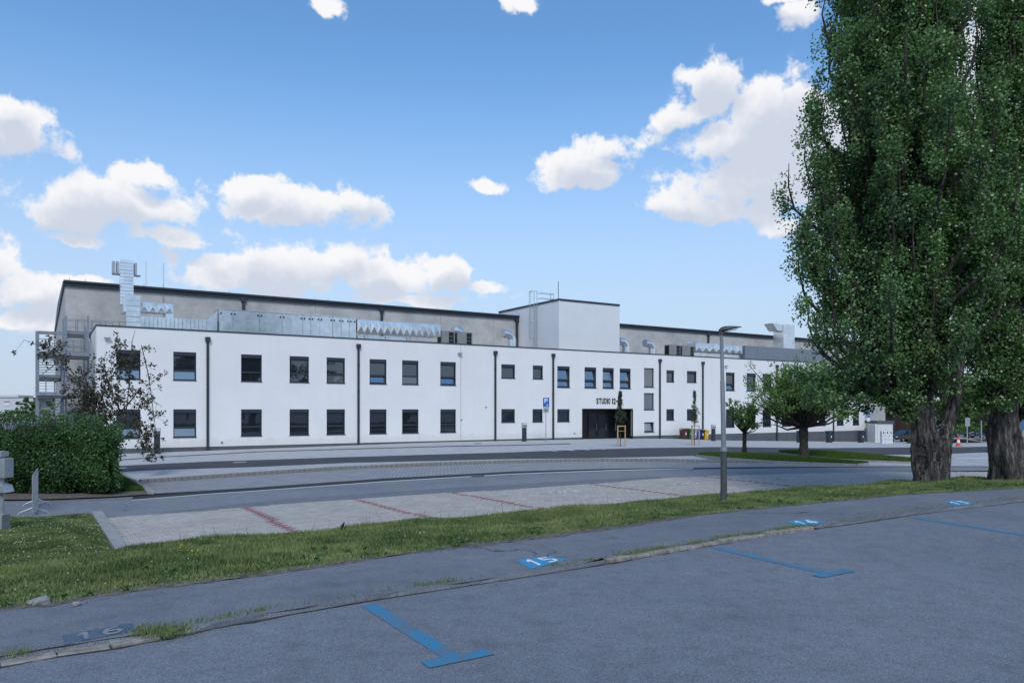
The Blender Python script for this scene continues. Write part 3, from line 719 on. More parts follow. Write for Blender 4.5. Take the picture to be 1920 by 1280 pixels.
# ---- blue road markings
def lineq(name, a, b, w, z, mat, n=1):
    a = Vector(a); b = Vector(b); d = (b-a); d.z = 0; d.normalize(); q = Vector((-d.y, d.x, 0))*w/2
    mb = MB(); mb.poly([(*(a-q).xy, z), (*(b-q).xy, z), (*(b+q).xy, z), (*(a+q).xy, z)])
    o = mb.build(name, mat, kind='structure')
    if o.data.polygons[0].normal.z < 0: o.data.flip_normals()
zr = EYE-ROADH+.004; zw = EYE-WALKH
rd = lambda px, py: Hp(px, py, ROADH)
for (a, b, t0, t1) in (((690,1133),(849,1231),(797,1247),(918,1222)), ((1340,1026),(1556,1076),(1532,1081),(1593,1069)), ((1712,970),(1990,1014),(1970,1020),(2020,1008))):
    lineq('bay_marking', rd(*a), rd(*b), .17, zr, M_['bluepaint'])
    lineq('bay_marking', rd(*t0), rd(*t1), .17, zr+.004, M_['bluepaint'])
DIG = {'1': [((.25,.75),(.55,1)),((.55,1),(.55,0))],
       '5': [((.85,1),(.2,1)),((.2,1),(.2,.58)),((.2,.58),(.65,.6)),((.65,.6),(.85,.45)),((.85,.45),(.85,.18)),((.85,.18),(.65,.02)),((.65,.02),(.15,.03))],
       '4': [((.65,0),(.65,1)),((.65,1),(.12,.3)),((.12,.3),(.95,.3))],
       '3': [((.15,1),(.8,1)),((.8,1),(.45,.6)),((.45,.6),(.8,.45)),((.8,.45),(.8,.15)),((.8,.15),(.6,0)),((.6,0),(.12,.05))],
       '6': [((.75,1),(.3,.85)),((.3,.85),(.15,.4)),((.15,.4),(.25,.05)),((.25,.05),(.7,.02)),((.7,.02),(.85,.3)),((.85,.3),(.65,.52)),((.65,.52),(.2,.45))]}
for txt, quad, mat in (('15', ((1003,1069),(1072,1051),(1040,1045),(975,1052)), 'bluepaint2'), ('14', ((1512,989),(1558,981),(1528,974),(1484,978)), 'bluepaint2'),
                  ('13', ((1800,949),(1838,945),(1815,939),(1778,941)), 'bluepaint2'), ('16', ((122,1214),(257,1187),(250,1172),(118,1196)), 'bluefaded')):
    q = [Hp(a, b, WALKH)+cn*.10 for a, b in quad]
    def fq(x, y, q=q, z=0): p = q[0].lerp(q[1], x).lerp(q[3].lerp(q[2], x), y); p.z = zw+z; return p
    decal_poly('bay_number_field', [[(0,0),(1,0),(1,1),(0,1)]], lambda x, y: fq(x, y, z=.004), M_[mat], kind='structure')
    P = []
    for i, ch in enumerate(txt):
        P += [[(.12+.40*i+.34*x, .14+.72*y) for x, y in s] for s in strokes(DIG[ch], .2)]
    for k, s in enumerate(P):   # each stroke a hair above the last so nothing is coplanar
        pass
    mb = MB()
    for k, s in enumerate(P): mb.poly([fq(x, y, z=.0062+.0004*k) for x, y in s])
    o = mb.build('bay_number', M_['whitepaint'] if txt != '16' else M_['fadedwhite'], recalc=False, kind='structure')
    for p in o.data.polygons:
        if p.normal.z < 0: p.flip()

# ------------------------------------------------------------------ white wing
FB = lambda mb, u0, u1, v0, v1, z0, z1: mb.box(u0, u1, v0, v1, z0, z1, F)
bld = empty('studio_building', F(40, 0, 0), 'long two-storey white office wing with dark windows and downpipes, entrance marked STUDIO 12', 'building')
WU1 = FU(1621); WALLT = .25; TOP = 8.72; PL = .25
def W(px0, px1, z1, z0, kind): return (FU(px0), FU(px1), z0, z1, kind)
wins = []
big = [(218,263.5),(325,368),(452,491),(543,579.3),(612.5,646.8),(693,724.7),(754,784.7),(825.6,854.8)]
uk = ['v','v','v','d','s','t','s','t']; lk = ['v','v','d','d','d','d','d','d']
for (a, b), k in zip(big, uk): wins.append(W(a, b, 7.15, 5.1, k))
for (a, b), k in zip(big, lk): wins.append(W(a, b, 3.0, .97, k))
wins += [W(940,965.7,7.13,5.85,'n'), W(999,1018,7.13,5.85,'n'), W(1045,1068.4,7.15,5.1,'T'), W(1096,1118,7.15,5.1,'T'), W(1130,1151,7.15,5.1,'T'), W(1162,1182.6,7.15,5.1,'T'),
         W(1207.6,1226.6,7.29,5.29,'f'), W(1207.4,1226.6,4.69,2.94,'f'), W(1208,1226.6,1.66,.62,'o'), W(940,965.5,3.02,1.8,'n'), W(998.5,1017.5,3.02,1.8,'n'), W(1045,1068,3.02,1.8,'n'),
         W(1249.5,1264,7.15,5.9,'n'), W(1288,1306,7.15,5.9,'n'), W(1249.5,1264,3.02,1.84,'n'), W(1288,1306,3.02,1.84,'n')]
for a, b in ((1361,1377.5),(1400,1417),(1430,1446),(1466,1483),(1502,1516),(1535,1548),(1569,1582),(1599,1611)):
    wins.append(W(a, b, 7.15, 5.1, 't' if a < 1420 else 'd')); wins.append(W(a, b, 3.0, .97, 'd'))
rec = (FU(1092), FU(1186), -1.5, 3.03, 'recess')
holes = [w[:4] for w in wins]+[rec[:4]]
def wallholes():
    us = sorted({0, WU1}|{h[0] for h in holes}|{h[1] for h in holes}); zs = sorted({PL, TOP}|{max(PL, h[2]) for h in holes}|{h[3] for h in holes})
    mb = MB()
    for a, b in zip(us, us[1:]):
        z = PL; uc = (a+b)/2
        hh = sorted([(max(PL, h[2]), h[3]) for h in holes if h[0]-1e-6 < uc < h[1]+1e-6])
        for (c, d) in hh+[(TOP, TOP)]:
            if c > z+1e-6: mb.poly([F(a,0,z), F(b,0,z), F(b,0,c), F(a,0,c)])
            z = max(z, d)
    for u0, u1, z0, z1 in holes:    # reveals
        z0 = max(z0, PL) if z0 > -1 else PL; D = .26
        mb.poly([F(u0,0,z0), F(u0,D,z0), F(u0,D,z1), F(u0,0,z1)]); mb.poly([F(u1,0,z0), F(u1,0,z1), F(u1,D,z1), F(u1,D,z0)])
        mb.poly([F(u0,0,z1), F(u0,D,z1), F(u1,D,z1), F(u1,0,z1)])
        if z0 > PL+.01: mb.poly([F(u0,0,z0), F(u1,0,z0), F(u1,D,z0), F(u0,D,z0)])
    # sides, inner parapet faces
    mb.poly([F(0,0,PL), F(0,0,TOP), F(0,12,TOP), F(0,12,PL)]); mb.poly([F(WU1,0,PL), F(WU1,12,PL), F(WU1,12,TOP), F(WU1,0,TOP)])
    mb.poly([F(0,.3,8.2), F(WU1,.3,8.2), F(WU1,.3,TOP), F(0,.3,TOP)]); mb.poly([F(0,0,TOP), F(WU1,0,TOP), F(WU1,.3,TOP), F(0,.3,TOP)])
    return mb.build('wall', M_['plaster'], bld, recalc=False)
wallholes()
mb = MB(); FB(mb, .3, WU1-.3, .31, 12, 8.1, 8.2); mb.build('roof', M_['acgrey'], bld)
mb = MB(); FB(mb, .1, WU1-.1, .27, .5, -2.2, 8.05); mb.build('inner_core', M_['black'], bld) if False else None
mb = MB(); FB(mb, -.05, WU1+.05, -.05, .34, TOP, TOP+.09); FB(mb, -.05, .30, .34, 12, TOP, TOP+.09); FB(mb, WU1-.30, WU1+.05, .34, 12, TOP, TOP+.09); mb.build('coping', M_['anthracite'], bld)
mb = MB(); r0, r1 = rec[0], rec[1]
FB(mb, .02, r0, .03, .5, -2.4, PL); FB(mb, r1, WU1-.02, .03, .5, -2.4, PL); FB(mb, .02, .3, .5, 12, -2.4, PL); mb.build('plinth', M_['plinth'], bld)
# windows
def window(u0, u1, z0, z1, kind):
    fr = .075; D0, D1 = .14, .21; has_box = kind not in 'fo'
    zt = z1-(.26 if has_box else 0)
    f = MB()
    for a, b, c, d in ((u0,u0+fr,z0,zt),(u1-fr,u1,z0,zt),(u0+fr,u1-fr,z0,z0+fr),(u0+fr,u1-fr,zt-fr,zt)): FB(f, a, b, D0, D1, c, d)
    tall = (z1-z0) > 1.9 and kind != 'f'
    zm = z0+(z1-z0)*.31
    if tall: FB(f, u0+fr, u1-fr, D0, D1, zm, zm+.13)
    w = f.build('window', M_['anthracite'], bld)
    def pane(a, b, tilt, mat='glass', name='pane'):
        p = MB(); top_v = D1-.02+tilt; i = .006
        p.poly([F(u0+fr-i, D1-.03, a), F(u1-fr+i, D1-.03, a), F(u1-fr+i, top_v-.01, b), F(u0+fr-i, top_v-.01, b)])
        p.v += [tuple(Vector(q)+Vector((NV.x*.02, NV.y*.02, 0))) for q in p.v[:4]]; p.f += [(7,6,5,4),(0,4,5,1),(1,5,6,2),(2,6,7,3),(3,7,4,0)]
        p.build(name, M_[mat], w)
    # added black sheet behind the sashes, its colour standing for the dark room
    bk = MB(); FB(bk, u0+.01, u1-.01, .42, .46, z0+.01, zt-.01); bk.build('room_dark_sheet', M_['black'], w)
    def sash(a, b, tilt):
        s = MB(); g = lambda u, z, o=0: F(u, D1-.03+tilt*(z-a)/(b-a)+o, z)
        for p0, p1 in (((u0+fr,a+.03),(u1-fr,a+.03)),((u0+fr,b-.03),(u1-fr,b-.03)),((u0+fr+.03,a),(u0+fr+.03,b)),((u1-fr-.03,a),(u1-fr-.03,b))):
            s.bar(g(*p0, -.03), g(*p1, -.03), .06, .06)
        s.build('sash', M_['anthracite'], w)
    lo0, lo1, up0, up1 = z0+fr, zm, zm+.13, zt-fr
    if tall:
        if kind == 'v': pane(lo0, lo1, .05, 'skyglass'); pane(up0, up1, 0)
        elif kind == 't': pane(lo0, lo1, .12, 'skyglass'); sash(lo0, lo1, .12); pane(up0, up1, 0)
        elif kind == 'T': pane(lo0, lo1, .10, 'skyglass'); pane(up0, up1, .16, 'skyglass'); sash(up0, up1, .16); sash(lo0, lo1, .1)
        elif kind == 's': pane(lo0, lo1, 0, 'shadeglass'); pane(up0, up1, 0, 'glass')
        else: pane(lo0, lo1, 0); pane(up0, up1, 0)
    elif kind == 'o': pane(z0+fr, zt-fr, .16, 'skyglass'); sash(z0+fr, zt-fr, .16)
    elif kind == 'f': pane(z0+fr, zt-fr, 0, 'shadeglass')
    else: pane(z0+fr, zt-fr, 0)
    if has_box:
        s = MB(); FB(s, u0+.004, u1-.004, .015, .22, z1-.26, z1-.004); s.build('shutter_box', M_['anthracite'], w)
        g = MB(); FB(g, u0+.006, u0+.05, .05, .12, z0+.02, z1-.262); g.build('shutter_rail', M_['anthracite'], w); g = MB(); FB(g, u1-.05, u1-.006, .05, .12, z0+.02, z1-.262); g.build('shutter_rail', M_['anthracite'], w)
    s = MB(); FB(s, u0-.03, u1+.03, -.05, .138, z0-.035, z0+.012); s.build('sill', M_['anthracite'], w)
for w in wins: window(*w)
# entrance recess
e = MB(); D = 2.2
zr0 = -.6
e.poly([F(r0,.0,zr0), F(r0,D,zr0), F(r0,D,3.03), F(r0,.0,3.03)]); e.poly([F(r1,.0,zr0), F(r1,.0,3.03), F(r1,D,3.03), F(r1,D,zr0)])
e.poly([F(r0,D,zr0), F(r1,D,zr0), F(r1,D,3.03), F(r0,D,3.03)]); e.poly([F(r0,0,3.025), F(r0,D,3.025), F(r1,D,3.025), F(r1,0,3.025)])
e.build('entrance_lining', M_['black'], bld, recalc=False)
e = MB(); FB(e, r0-.04, r0+.03, -.03, .05, zr0, 3.06); FB(e, r1-.03, r1+.04, -.03, .05, zr0, 3.06); FB(e, r0+.03, r1-.03, -.03, .05, 2.99, 3.06); e.build('entrance_frame', M_['black'], bld)
d0 = r0+2.4
for k in range(3):
    a = d0+k*1.25
    f = MB()
    for p in ((a,a+.08,-.3,2.5),(a+1.12,a+1.2,-.3,2.5),(a+.08,a+1.12,-.3,-.05),(a+.08,a+1.12,2.4,2.5)): FB(f, p[0], p[1], D-.1, D-.02, p[2], p[3])
    dr = f.build('door', M_['anthracite'], bld)
    p = MB(); FB(p, a+.08, a+1.12, D-.07, D-.05, -.05, 2.4); p.build('pane', M_['doorglass'], dr)
    h = MB(); h.bar(F(a+.98, D-.16, .8), F(a+.98, D-.16, 1.5), .035); h.build('handle', M_['steel'], dr)
n = MB(); FB(n, r0+.12, r0+1.0, D-.06, D-.03, 1.45, 2.35); nb = n.build('notice_board', M_['bluesign'], bld)
for i in range(3):
    for j in range(3):
        n = MB(); FB(n, r0+.17+i*.27, r0+.39+i*.27, D-.075, D-.062, 1.52+j*.27, 1.72+j*.27); n.build('notice', M_['signwhite'], nb)
# lettering
def text_polys(s, size=1.0):
    cu = bpy.data.curves.new('lettering', 'FONT'); cu.body = s; cu.size = size; cu.extrude = .02; cu.offset = .018; cu.resolution_u = 3
    ob = bpy.data.objects.new('lettering_tmp', cu); C.objects.link(ob); dg = bpy.context.evaluated_depsgraph_get()
    me = bpy.data.meshes.new_from_object(ob.evaluated_get(dg)); v = [tuple(q.co) for q in me.vertices]; f = [tuple(p.vertices) for p in me.polygons]
    bpy.data.objects.remove(ob); bpy.data.curves.remove(cu); bpy.data.meshes.remove(me); return v, f
def lettering(s, mapf, w, h, mat, parent, name='lettering'):
    v, f = text_polys(s); xs = [q[0] for q in v]; ys = [q[1] for q in v]; x0, x1, y0, y1 = min(xs), max(xs), min(ys), max(ys)
    mb = MB(); mb.v = [tuple(mapf((a-x0)/(x1-x0)*w, (b-y0)/(y1-y0)*h, c)) for a, b, c in v]; mb.f = f
    return mb.build(name, M_[mat], parent, recalc=False)
uL = FU(1118); zL = FZ(1118, 757)
uE = FU(1141); uN = FU(1145); 
CW = {'I':.42, '1':.55, ' ':.55, '.':.6}
word = 'STUDIO 12.11'; tot = sum(CW.get(c, 1) for c in word); ua, ub = FU(1118), FU(1163.5); cell = (ub-ua)/tot; xx = ua
for ch in word:
    cw = CW.get(ch, 1)*cell
    if ch == '.': m1 = MB(); m1.tube([F(xx+cw*.4, -.05, zL+.30), F(xx+cw*.4, 0, zL+.30)], .085, 12); m1.build('letter_dot', M_['black'], bld)
    elif ch != ' ': lettering(ch, lambda x, y, z, xx=xx: F(xx+x, -.03-z, zL+y), cw*(.78 if ch not in 'I1' else .62), .58, 'black', bld, 'letter')
    xx += cw
# downpipes with hoppers
for px, pt in ((389,632),(671.5,645),(928,658),(1036.5,663),(1236.5,673),(1317,678),(1456,684),(1562,690)):
    u = FU(px); zt = FZ(px, pt); g = float(T(*F(u,0,0).xy))
    p = MB(); FB(p, u-.08, u+.08, -.14, -.01, g+.02, zt-.3); FB(p, u-.17, u+.17, -.22, -.005, zt-.32, zt)
    dp = p.build('downpipe', M_['anthracite'], bld)
    for zc in (2, 4.4, 6.6): c = MB(); FB(c, u-.095, u+.095, -.155, -.002, zc, zc+.05); c.build('pipe_clamp', M_['anthracite'], dp)
u = FU(864); p = MB(); FB(p, u-.012, u+.012, -.006, .0, PL, TOP); p.build('expansion_joint', M_['plinth'], bld)
for px, py in ((201,634),(861,662.5),(1360,686)):
    u = FU(px); z = FZ(px, py); p = MB(); FB(p, u-.2, u+.2, -.26, -.10, z-.05, z+.04); FB(p, u-.04, u+.04, -.12, -.001, z-.04, z+.02); p.build('wall_light', M_['acgrey'], bld)
for px, py in ((416,829),(1077,812),(911,763),(865,787)):
    u = FU(px); z = FZ(px, py); p = MB(); FB(p, u-.08, u+.08, -.05, -.001, z-.06, z+.06); p.build('wall_socket', M_['acgrey'], bld)

# ------------------------------------------------------------------ studio hall behind
hall = empty('studio_hall', F(20, 10, 0), 'tall grey concrete studio hall with dark roof trim rising behind the white wing', 'building')
HV = 10.; hu0 = FU(122, HV); HT = FZ(122, 527, HV); hu1 = FU(1660, HV)
HD = 46
joints = [hu0]+[FU(p, HV) for p in (306,592,826,925)]+[FU(968,HV)]
joints2 = [FU(p, HV) for p in (1140,1262,1389,1500,1580)]+[hu1]
for J in (joints, joints2):
    for a, b in zip(J, J[1:]):
        p = MB(); FB(p, a+.012, b-.012, HV, HV+.3, 0, HT-.3); p.build('wall_panel', M_['concrete'], hall)
p = MB(); FB(p, joints[-1]-.01, joints2[0]+.01, HV+.05, HV+.3, 0, HT-.3); FB(p, hu0+.02, hu1-.02, HV+.2, HV+HD, 0, HT-.35); p.build('wall_core', M_['concrete'], hall)
for k in range(8):
    a = HV+.3+k*(HD-.3)/8; p = MB(); FB(p, hu0-.02, hu0+.2, a+.01, a+(HD-.3)/8-.01, -.5, HT-.3); p.build('wall_panel', M_['concrete'], hall)
p = MB()
p.prism([F(hu0-.15, HV-.2, HT-.36), F(hu0-.15, HV-.2, HT), F(hu0-.15, HV+HD/2, HT+.9), F(hu0-.15, HV+HD, HT), F(hu0-.15, HV+HD, HT-.36)], tuple(DV*(hu1-hu0+.3))+(0,))
p.build('roof', M_['anthracite'], hall)
p = MB(); FB(p, hu0-.1, hu1, HV-.34, HV-.2, HT-.1, HT+.06); p.build('gutter', M_['anthracite'], hall)
for px in (456,715,968,1327,1469):
    u = FU(px, HV); p = MB(); FB(p, u-.11, u+.11, HV-.2, HV-.03, 8.2, HT-.2); FB(p, u-.2, u+.2, HV-.26, HV-.02, HT-.62, HT-.2); p.build('downpipe', M_['anthracite'], hall)
for px in (130,160,235,270,430,540,590,615,760,820,905,1185,1240,1300,1352,1420):
    u = FU(px, HV); p = MB(); p.bar(F(u, HV, HT), F(u, HV, HT+.28), .03); FB(p, u-.12, u+.12, HV-.08, HV+.08, HT+.02, HT+.06); p.build('roof_anchor', M_['steel'], hall)
for px in (275,308,1160+300):
    u = FU(px, HV); p = MB(); p.tube([F(u, HV+.4, HT), F(u, HV+.4, HT+2.2)], .018, 5); p.build('lightning_rod', M_['steel'], hall)
p = MB(); p.tube([F(FU(306,HV), HV-.06, 8.3), F(FU(306,HV), HV-.06, HT+.3)], .03, 6); p.build('conduit', M_['steel'], hall)

# tower box
tw = empty('roof_tower', F(FU(1100,2.4), 2.4, 8.2), 'pale metal-clad box tower with dark coping standing on the white wing roof', 'tower')
tv = 2.4; t0 = FU(1048, tv); t1 = FU(1161, tv); TT = FZ(1048, 561, tv)
p = MB(); FB(p, t0, t1, tv, HV+4, 8.2, TT-.1); p.build('cladding', M_['towerw'], tw)
for k in range(1, 8):
    z = 8.2+k*(TT-8.2)/8
    p = MB(); FB(p, t0-.004, t1+.004, tv-.006, tv, z, z+.015); FB(p, t0-.008, t0-.002, tv, HV-.1, z, z+.015); p.build('cladding_seam', M_['towerw'], tw)
p = MB(); FB(p, t0-.06, t1+.06, tv-.06, HV+4.05, TT-.12, TT+.08); p.build('coping', M_['anthracite'], tw)
p = MB(); FB(p, t0-.03, t0+.14, tv-.03, tv+.0, 8.2, TT-.12); FB(p, t1-.14, t1+.03, tv-.03, tv+.0, 8.2, TT-.12); p.build('corner_trim', M_['towerw'], tw)
# caged ladder on the tower's left side
ld = empty('roof_ladder', F(t0, tv+3.5, 8.2), 'steel caged ladder climbing the left side of the roof tower', 'ladder')
lv0, lv1 = tv+3.6, tv+4.15; lt = TT+1.25
for v in (lv0, lv1): p = MB(); p.tube([F(t0-.22, v, 8.2), F(t0-.22, v, lt)], .028, 6); p.build('rail', M_['steel'], ld)
z = 8.5
while z < TT+.1: p = MB(); p.tube([F(t0-.22, lv0, z), F(t0-.22, lv1, z)], .014, 5); p.build('rung', M_['steel'], ld); z += .3
cm = (lv0+lv1)/2
for z in np.linspace(10.4, lt, 4):
    p = MB(); p.tube([F(t0-.22-.75*math.sin(R(a)), cm-.38*math.cos(R(a)), z) for a in np.linspace(0,180,11)], .022, 5); p.build('cage_hoop', M_['steel'], ld)
for a in (30,65,90,115,150):
    p = MB(); p.tube([F(t0-.22-.75*math.sin(R(a)), cm-.38*math.cos(R(a)), 10.4), F(t0-.22-.75*math.sin(R(a)), cm-.38*math.cos(R(a)), lt)], .017, 5); p.build('cage_bar', M_['steel'], ld)
rl = empty('roof_railing', F(t0+1.5, tv+3.5, TT), 'steel guard rail beside the ladder head on top of the roof tower', 'railing')
for (a, b) in (((t0+.1, lv0), (t0+1.9, lv0)), ((t0+.1, lv1), (t0+1.9, lv1)), ((t0+1.9, lv0), (t0+1.9, lv1))):
    for zz_ in (TT+.6, TT+1.15): p = MB(); p.tube([F(a[0], a[1], zz_), F(b[0], b[1], zz_)], .025, 5); p.build('rail', M_['steel'], rl)
    p = MB(); p.tube([F(b[0], b[1], TT+.05), F(b[0], b[1], TT+1.15)], .03, 5); p.build('post', M_['steel'], rl)
mst = MB(); mst.tube([F(t0+2.5, lv0, TT), F(t0+2.5, lv0, TT+2.5)], .035, 6); mst.build('antenna_mast', M_['lamp_dark'], label='thin dark antenna mast standing on top of the roof tower', cat='mast')

# ------------------------------------------------------------------ rooftop plant
def xduct(root, ua, ub, v, z0, z1, n, depth=.09):
    b = MB(); FB(b, ua, ub, v+.01, v+1.3, z0, z1); b.build('duct_body', M_['duct'], root)
    du = (ub-ua)/n
    for i in range(n):
        a, c = ua+i*du+.01, ua+(i+1)*du-.01; p = MB(); q = [F(a,v,z0),F(c,v,z0),F(c,v,z1),F(a,v,z1)]; m_ = F((a+c)/2, v-depth, (z0+z1)/2)
        for k in range(4): p.poly([q[k], q[(k+1)%4], m_])
        p.build('creased_panel', M_['duct'], root, recalc=False)
        s = MB(); FB(s, a-.03, a+.01, v-.05, v+1.33, z0-.04, z1+.04); s.build('duct_flange', M_['duct'], root)
def zt(px, py, v): return FZ(px, py, v)
# long air handling unit (left)
v = 2.2; ah = empty('air_handling_unit', F(FU(540,v), v, 8.3), 'long galvanised air handling unit with black latches on the left half of the roof', 'ventilation unit')
a0, a1 = FU(411, v), FU(668, v); ztp = zt(540, 588.5, v)
cuts = [411,437,487,529,568,583,600,624,640,655,668]
for c, d in zip(cuts, cuts[1:]):
    p = MB(); FB(p, FU(c,v)+.012, FU(d,v)-.012, v+random.uniform(0,.03), v+2.1, 8.35, ztp); pn = p.build('side_panel', M_['duct'], ah, bevel=.01)
    for zc in (8.75, ztp-.35):
        q = MB(); FB(q, FU(c,v)+.08, FU(c,v)+.18, v-.03, v-.001, zc, zc+.13); FB(q, FU(d,v)-.18, FU(d,v)-.08, v-.03, v-.001, zc, zc+.13); q.build('latch', M_['black'], pn)
p = MB(); FB(p, a0-.05, a1+.05, v-.03, v+2.15, ztp+.002, ztp+.05); p.build('top_cover', M_['duct'], ah)
for k in range(9): p = MB(); FB(p, a0-.12, a0-.02, v+.15, v+1.95, 8.45+k*.16, 8.54+k*.16); p.build('louvre_blade', M_['acgrey'], ah)
p = MB(); FB(p, a0, a1, v+.2, v+1.9, 8.2, 8.35); p.build('base_frame', M_['steel'], ah)
xd = empty('creased_duct', F(FU(745,v), v, 8.3), 'bright galvanised duct with crossed creases on the roof, right of the long unit', 'duct')
xduct(xd, FU(670,v), FU(826,v), v, zt(745,628,v)+.05, zt(745,604,v), 13)
for px in (690,730,770,808): p = MB(); p.bar(F(FU(px,v), v+.15, 8.2), F(FU(px,v), v+.15, zt(745,628,v)), .06); p.build('support_leg', M_['steel'], xd)
p = MB(); FB(p, FU(675,v), FU(770,v), v+.5, v+1.2, 8.25, zt(745,628,v)-.12); p.build('lower_duct', M_['duct'], xd)
# low corrugated duct left of the unit
ld2 = empty('ribbed_duct', F(FU(330,v), v, 8.2), 'low bright ribbed duct running left of the long roof unit', 'duct')
c0, c1 = FU(264, v), FU(388, v); zc = zt(330, 596, v)
n = 16
for i in range(n):
    a = c0+(c1-c0)*i/n; b = c0+(c1-c0)*(i+1)/n; p = MB(); FB(p, a+.01, b-.01, v+.1+.05*(i%2), v+1.4, 8.3, zc); p.build('duct_section', M_['duct'], ld2)
p = MB(); p.prism([F(c1, v+.1, 8.3), F(c1, v+.1, zc), F(a0-.13, v+.1, ztp-.1), F(a0-.13, v+.1, 8.3)], tuple(NV*1.3)+(0,)); p.build('reducer', M_['duct'], ld2)
sx = empty('short_creased_duct', F(FU(294,v+1), v+1, 8.3), 'short creased galvanised duct beside the vertical stack at the left end', 'duct')
v3 = v+1.0; xduct(sx, FU(263,v3), FU(325,v3), v3, zt(290,585,v3), zt(290,568,v3), 4, .12)
p = MB(); FB(p, FU(311,v3), FU(325,v3), v3, v3+1, 8.3, zt(290,585,v3)-.04); p.build('duct_drop', M_['duct'], sx)
# vertical stack
st = empty('exhaust_stack', F(FU(245,v+1), v+1, 8.2), 'tall bright metal exhaust stack with hooded top above the left roof', 'duct')
v4 = v+.6; u0s, u1s = FU(236.5,v4), FU(263,v4); zl, zh = 8.2, zt(250,553,v4)
k = 8
for i in range(k):
    a = zl+(zh-zl)*i/k; b = zl+(zh-zl)*(i+1)/k; p = MB(); FB(p, u0s, u1s, v4+.03*(i%2), v4+1.3, a+.012, b-.012); p.build('stack_section', M_['duct'], st)
v5 = v+1.9; u0t, u1t = FU(225.5,v5), FU(250.5,v5); zl, zh = zt(238,556,v5)-.6, zt(238,487,v5)
k = 13
for i in range(k):
    a = zl+(zh-zl)*i/k; b = zl+(zh-zl)*(i+1)/k; p = MB(); FB(p, u0t, u1t, v5+.02*(i%2), v5+1.0, a+.01, b-.01); p.build('stack_section', M_['duct'], st)
p = MB(); FB(p, u0t+.1, u1s-.1, v4+.1, v5+.9, zt(250,585,v4), zt(250,556,v4)); p.build('offset_box', M_['duct'], st)
for sgn, uu in ((-1, u0t), (1, u1t)):
    for off in (.08, .34) if sgn < 0 else (.08,):
        zc0, zc1 = zt(238,513,v5), zt(238,491,v5); x0 = uu+sgn*off; x1 = x0+sgn*.16
        p = MB(); FB(p, min(x0,x1), max(x0,x1), v5+.1, v5+.9, zc0, zc1); p.build('hood_baffle', M_['steel'], st)
    p = MB(); x0 = uu; x1 = uu+sgn*.5; FB(p, min(x0,x1), max(x0,x1), v5+.12, v5+.88, zt(238,513,v5)-.05, zt(238,513,v5)-.01); p.build('hood_floor', M_['steel'], st)
# AC units
def acunit(px0, px1, ptop, v, lab):
    ua, ub = FU(px0, v), FU(px1, v); zt_ = FZ((px0+px1)/2, ptop, v)
    r = empty('ac_unit', F((ua+ub)/2, v, 8.2), lab, 'air conditioner', 'grey air conditioning units on the roof')
    p = MB(); FB(p, ua, ub, v, v+.9, 8.32, zt_); p.build('casing', M_['acgrey'], r, bevel=.02)
    p = MB(); FB(p, ub-.62, ub-.12, v-.012, v-.001, 8.6, zt_-.12); g = p.build('grille', M_['black'], r)
    for k in range(4): q = MB(); FB(q, ub-.63, ub-.11, v-.03, v-.013, 8.62+k*(zt_-8.8)/4, 8.65+k*(zt_-8.8)/4); q.build('grille_bar', M_['acgrey'], g)
    p = MB(); FB(p, ua-.012, ua-.001, v+.15, v+.75, 8.6, zt_-.12); p.build('side_grille', M_['black'], r)
    p = MB(); FB(p, ua+.1, ua+.2, v+.1, v+.8, 8.2, 8.32); FB(p, ub-.2, ub-.1, v+.1, v+.8, 8.2, 8.32); p.build('feet', M_['steel'], r)
acunit(828,853,620,2.6,'grey air conditioner right of the creased duct, left of its twin'); acunit(858,886,622,2.6,'grey air conditioner left of the roof tower, right one of the pair')
acunit(1256,1276,646,2.6,'grey air conditioner right of the roof tower, beside the curved exhaust pipe'); acunit(1280,1302,648,2.6,'grey air conditioner touching the creased duct on the right half of the roof')
def elbow(px0, px1, ptop, v, lab):
    u = FU((px0+px1)/2+3, v); z = FZ((px0+px1)/2, ptop, v); r = .42
    e = empty('elbow_pipe', F(u, v, 8.2), lab, 'pipe', 'curved galvanised exhaust pipes on the roof')
    c = F(u, v, z-r-.55)
    path = [F(u, v, 8.2), F(u, v, z-1.0)]
    p = MB(); p.tube(path, r, 16); shade_auto(p.build('riser', M_['duct'], e))
    arcp = [F(u-.75+.75*math.cos(R(a)), v, z-1.0+.6*math.sin(R(a))) for a in range(0, 91, 15)]
    p = MB(); p.tube(arcp, r-.01, 16); shade_auto(p.build('bend', M_['duct'], e))
    p = MB(); p.tube([F(u-.75, v, z-.4), F(u-1.1, v, z-.4)], r+.02, 16); shade_auto(p.build('mouth', M_['duct'], e))
elbow(858,872,612,4.2,'curved exhaust pipe just behind the pair of grey air conditioners'); elbow(950,964,618,4.5,'curved exhaust pipe immediately left of the roof tower')
elbow(1163,1179,633,3.2,'curved exhaust pipe immediately right of the roof tower'); elbow(1212,1228,637,3.2,'curved exhaust pipe between the dark hall downpipe and the right-hand air conditioners')
elbow(1288,1300,638,5.0,'small curved pipe top showing behind the right-hand air conditioners')
v = 2.6; xe = empty('creased_duct', F(FU(1350,v), v, 8.3), 'bluish creased galvanised duct on the right half of the roof', 'duct')
xduct(xe, FU(1304,v), FU(1392,v), v, zt(1350,661,v), zt(1350,645.5,v), 7)
p = MB(); FB(p, FU(1300,v), FU(1395,v), v+.5, v+1.3, 8.25, zt(1350,661,v)-.1); p.build('lower_duct', M_['duct'], xe)
a2 = empty('air_handling_unit', F(FU(1450,v), v, 8.3), 'dark blue-grey air handling unit at the right end of the roof behind the poplar', 'ventilation unit')
cuts = [1397,1420,1440,1458,1478,1500,1522,1545]
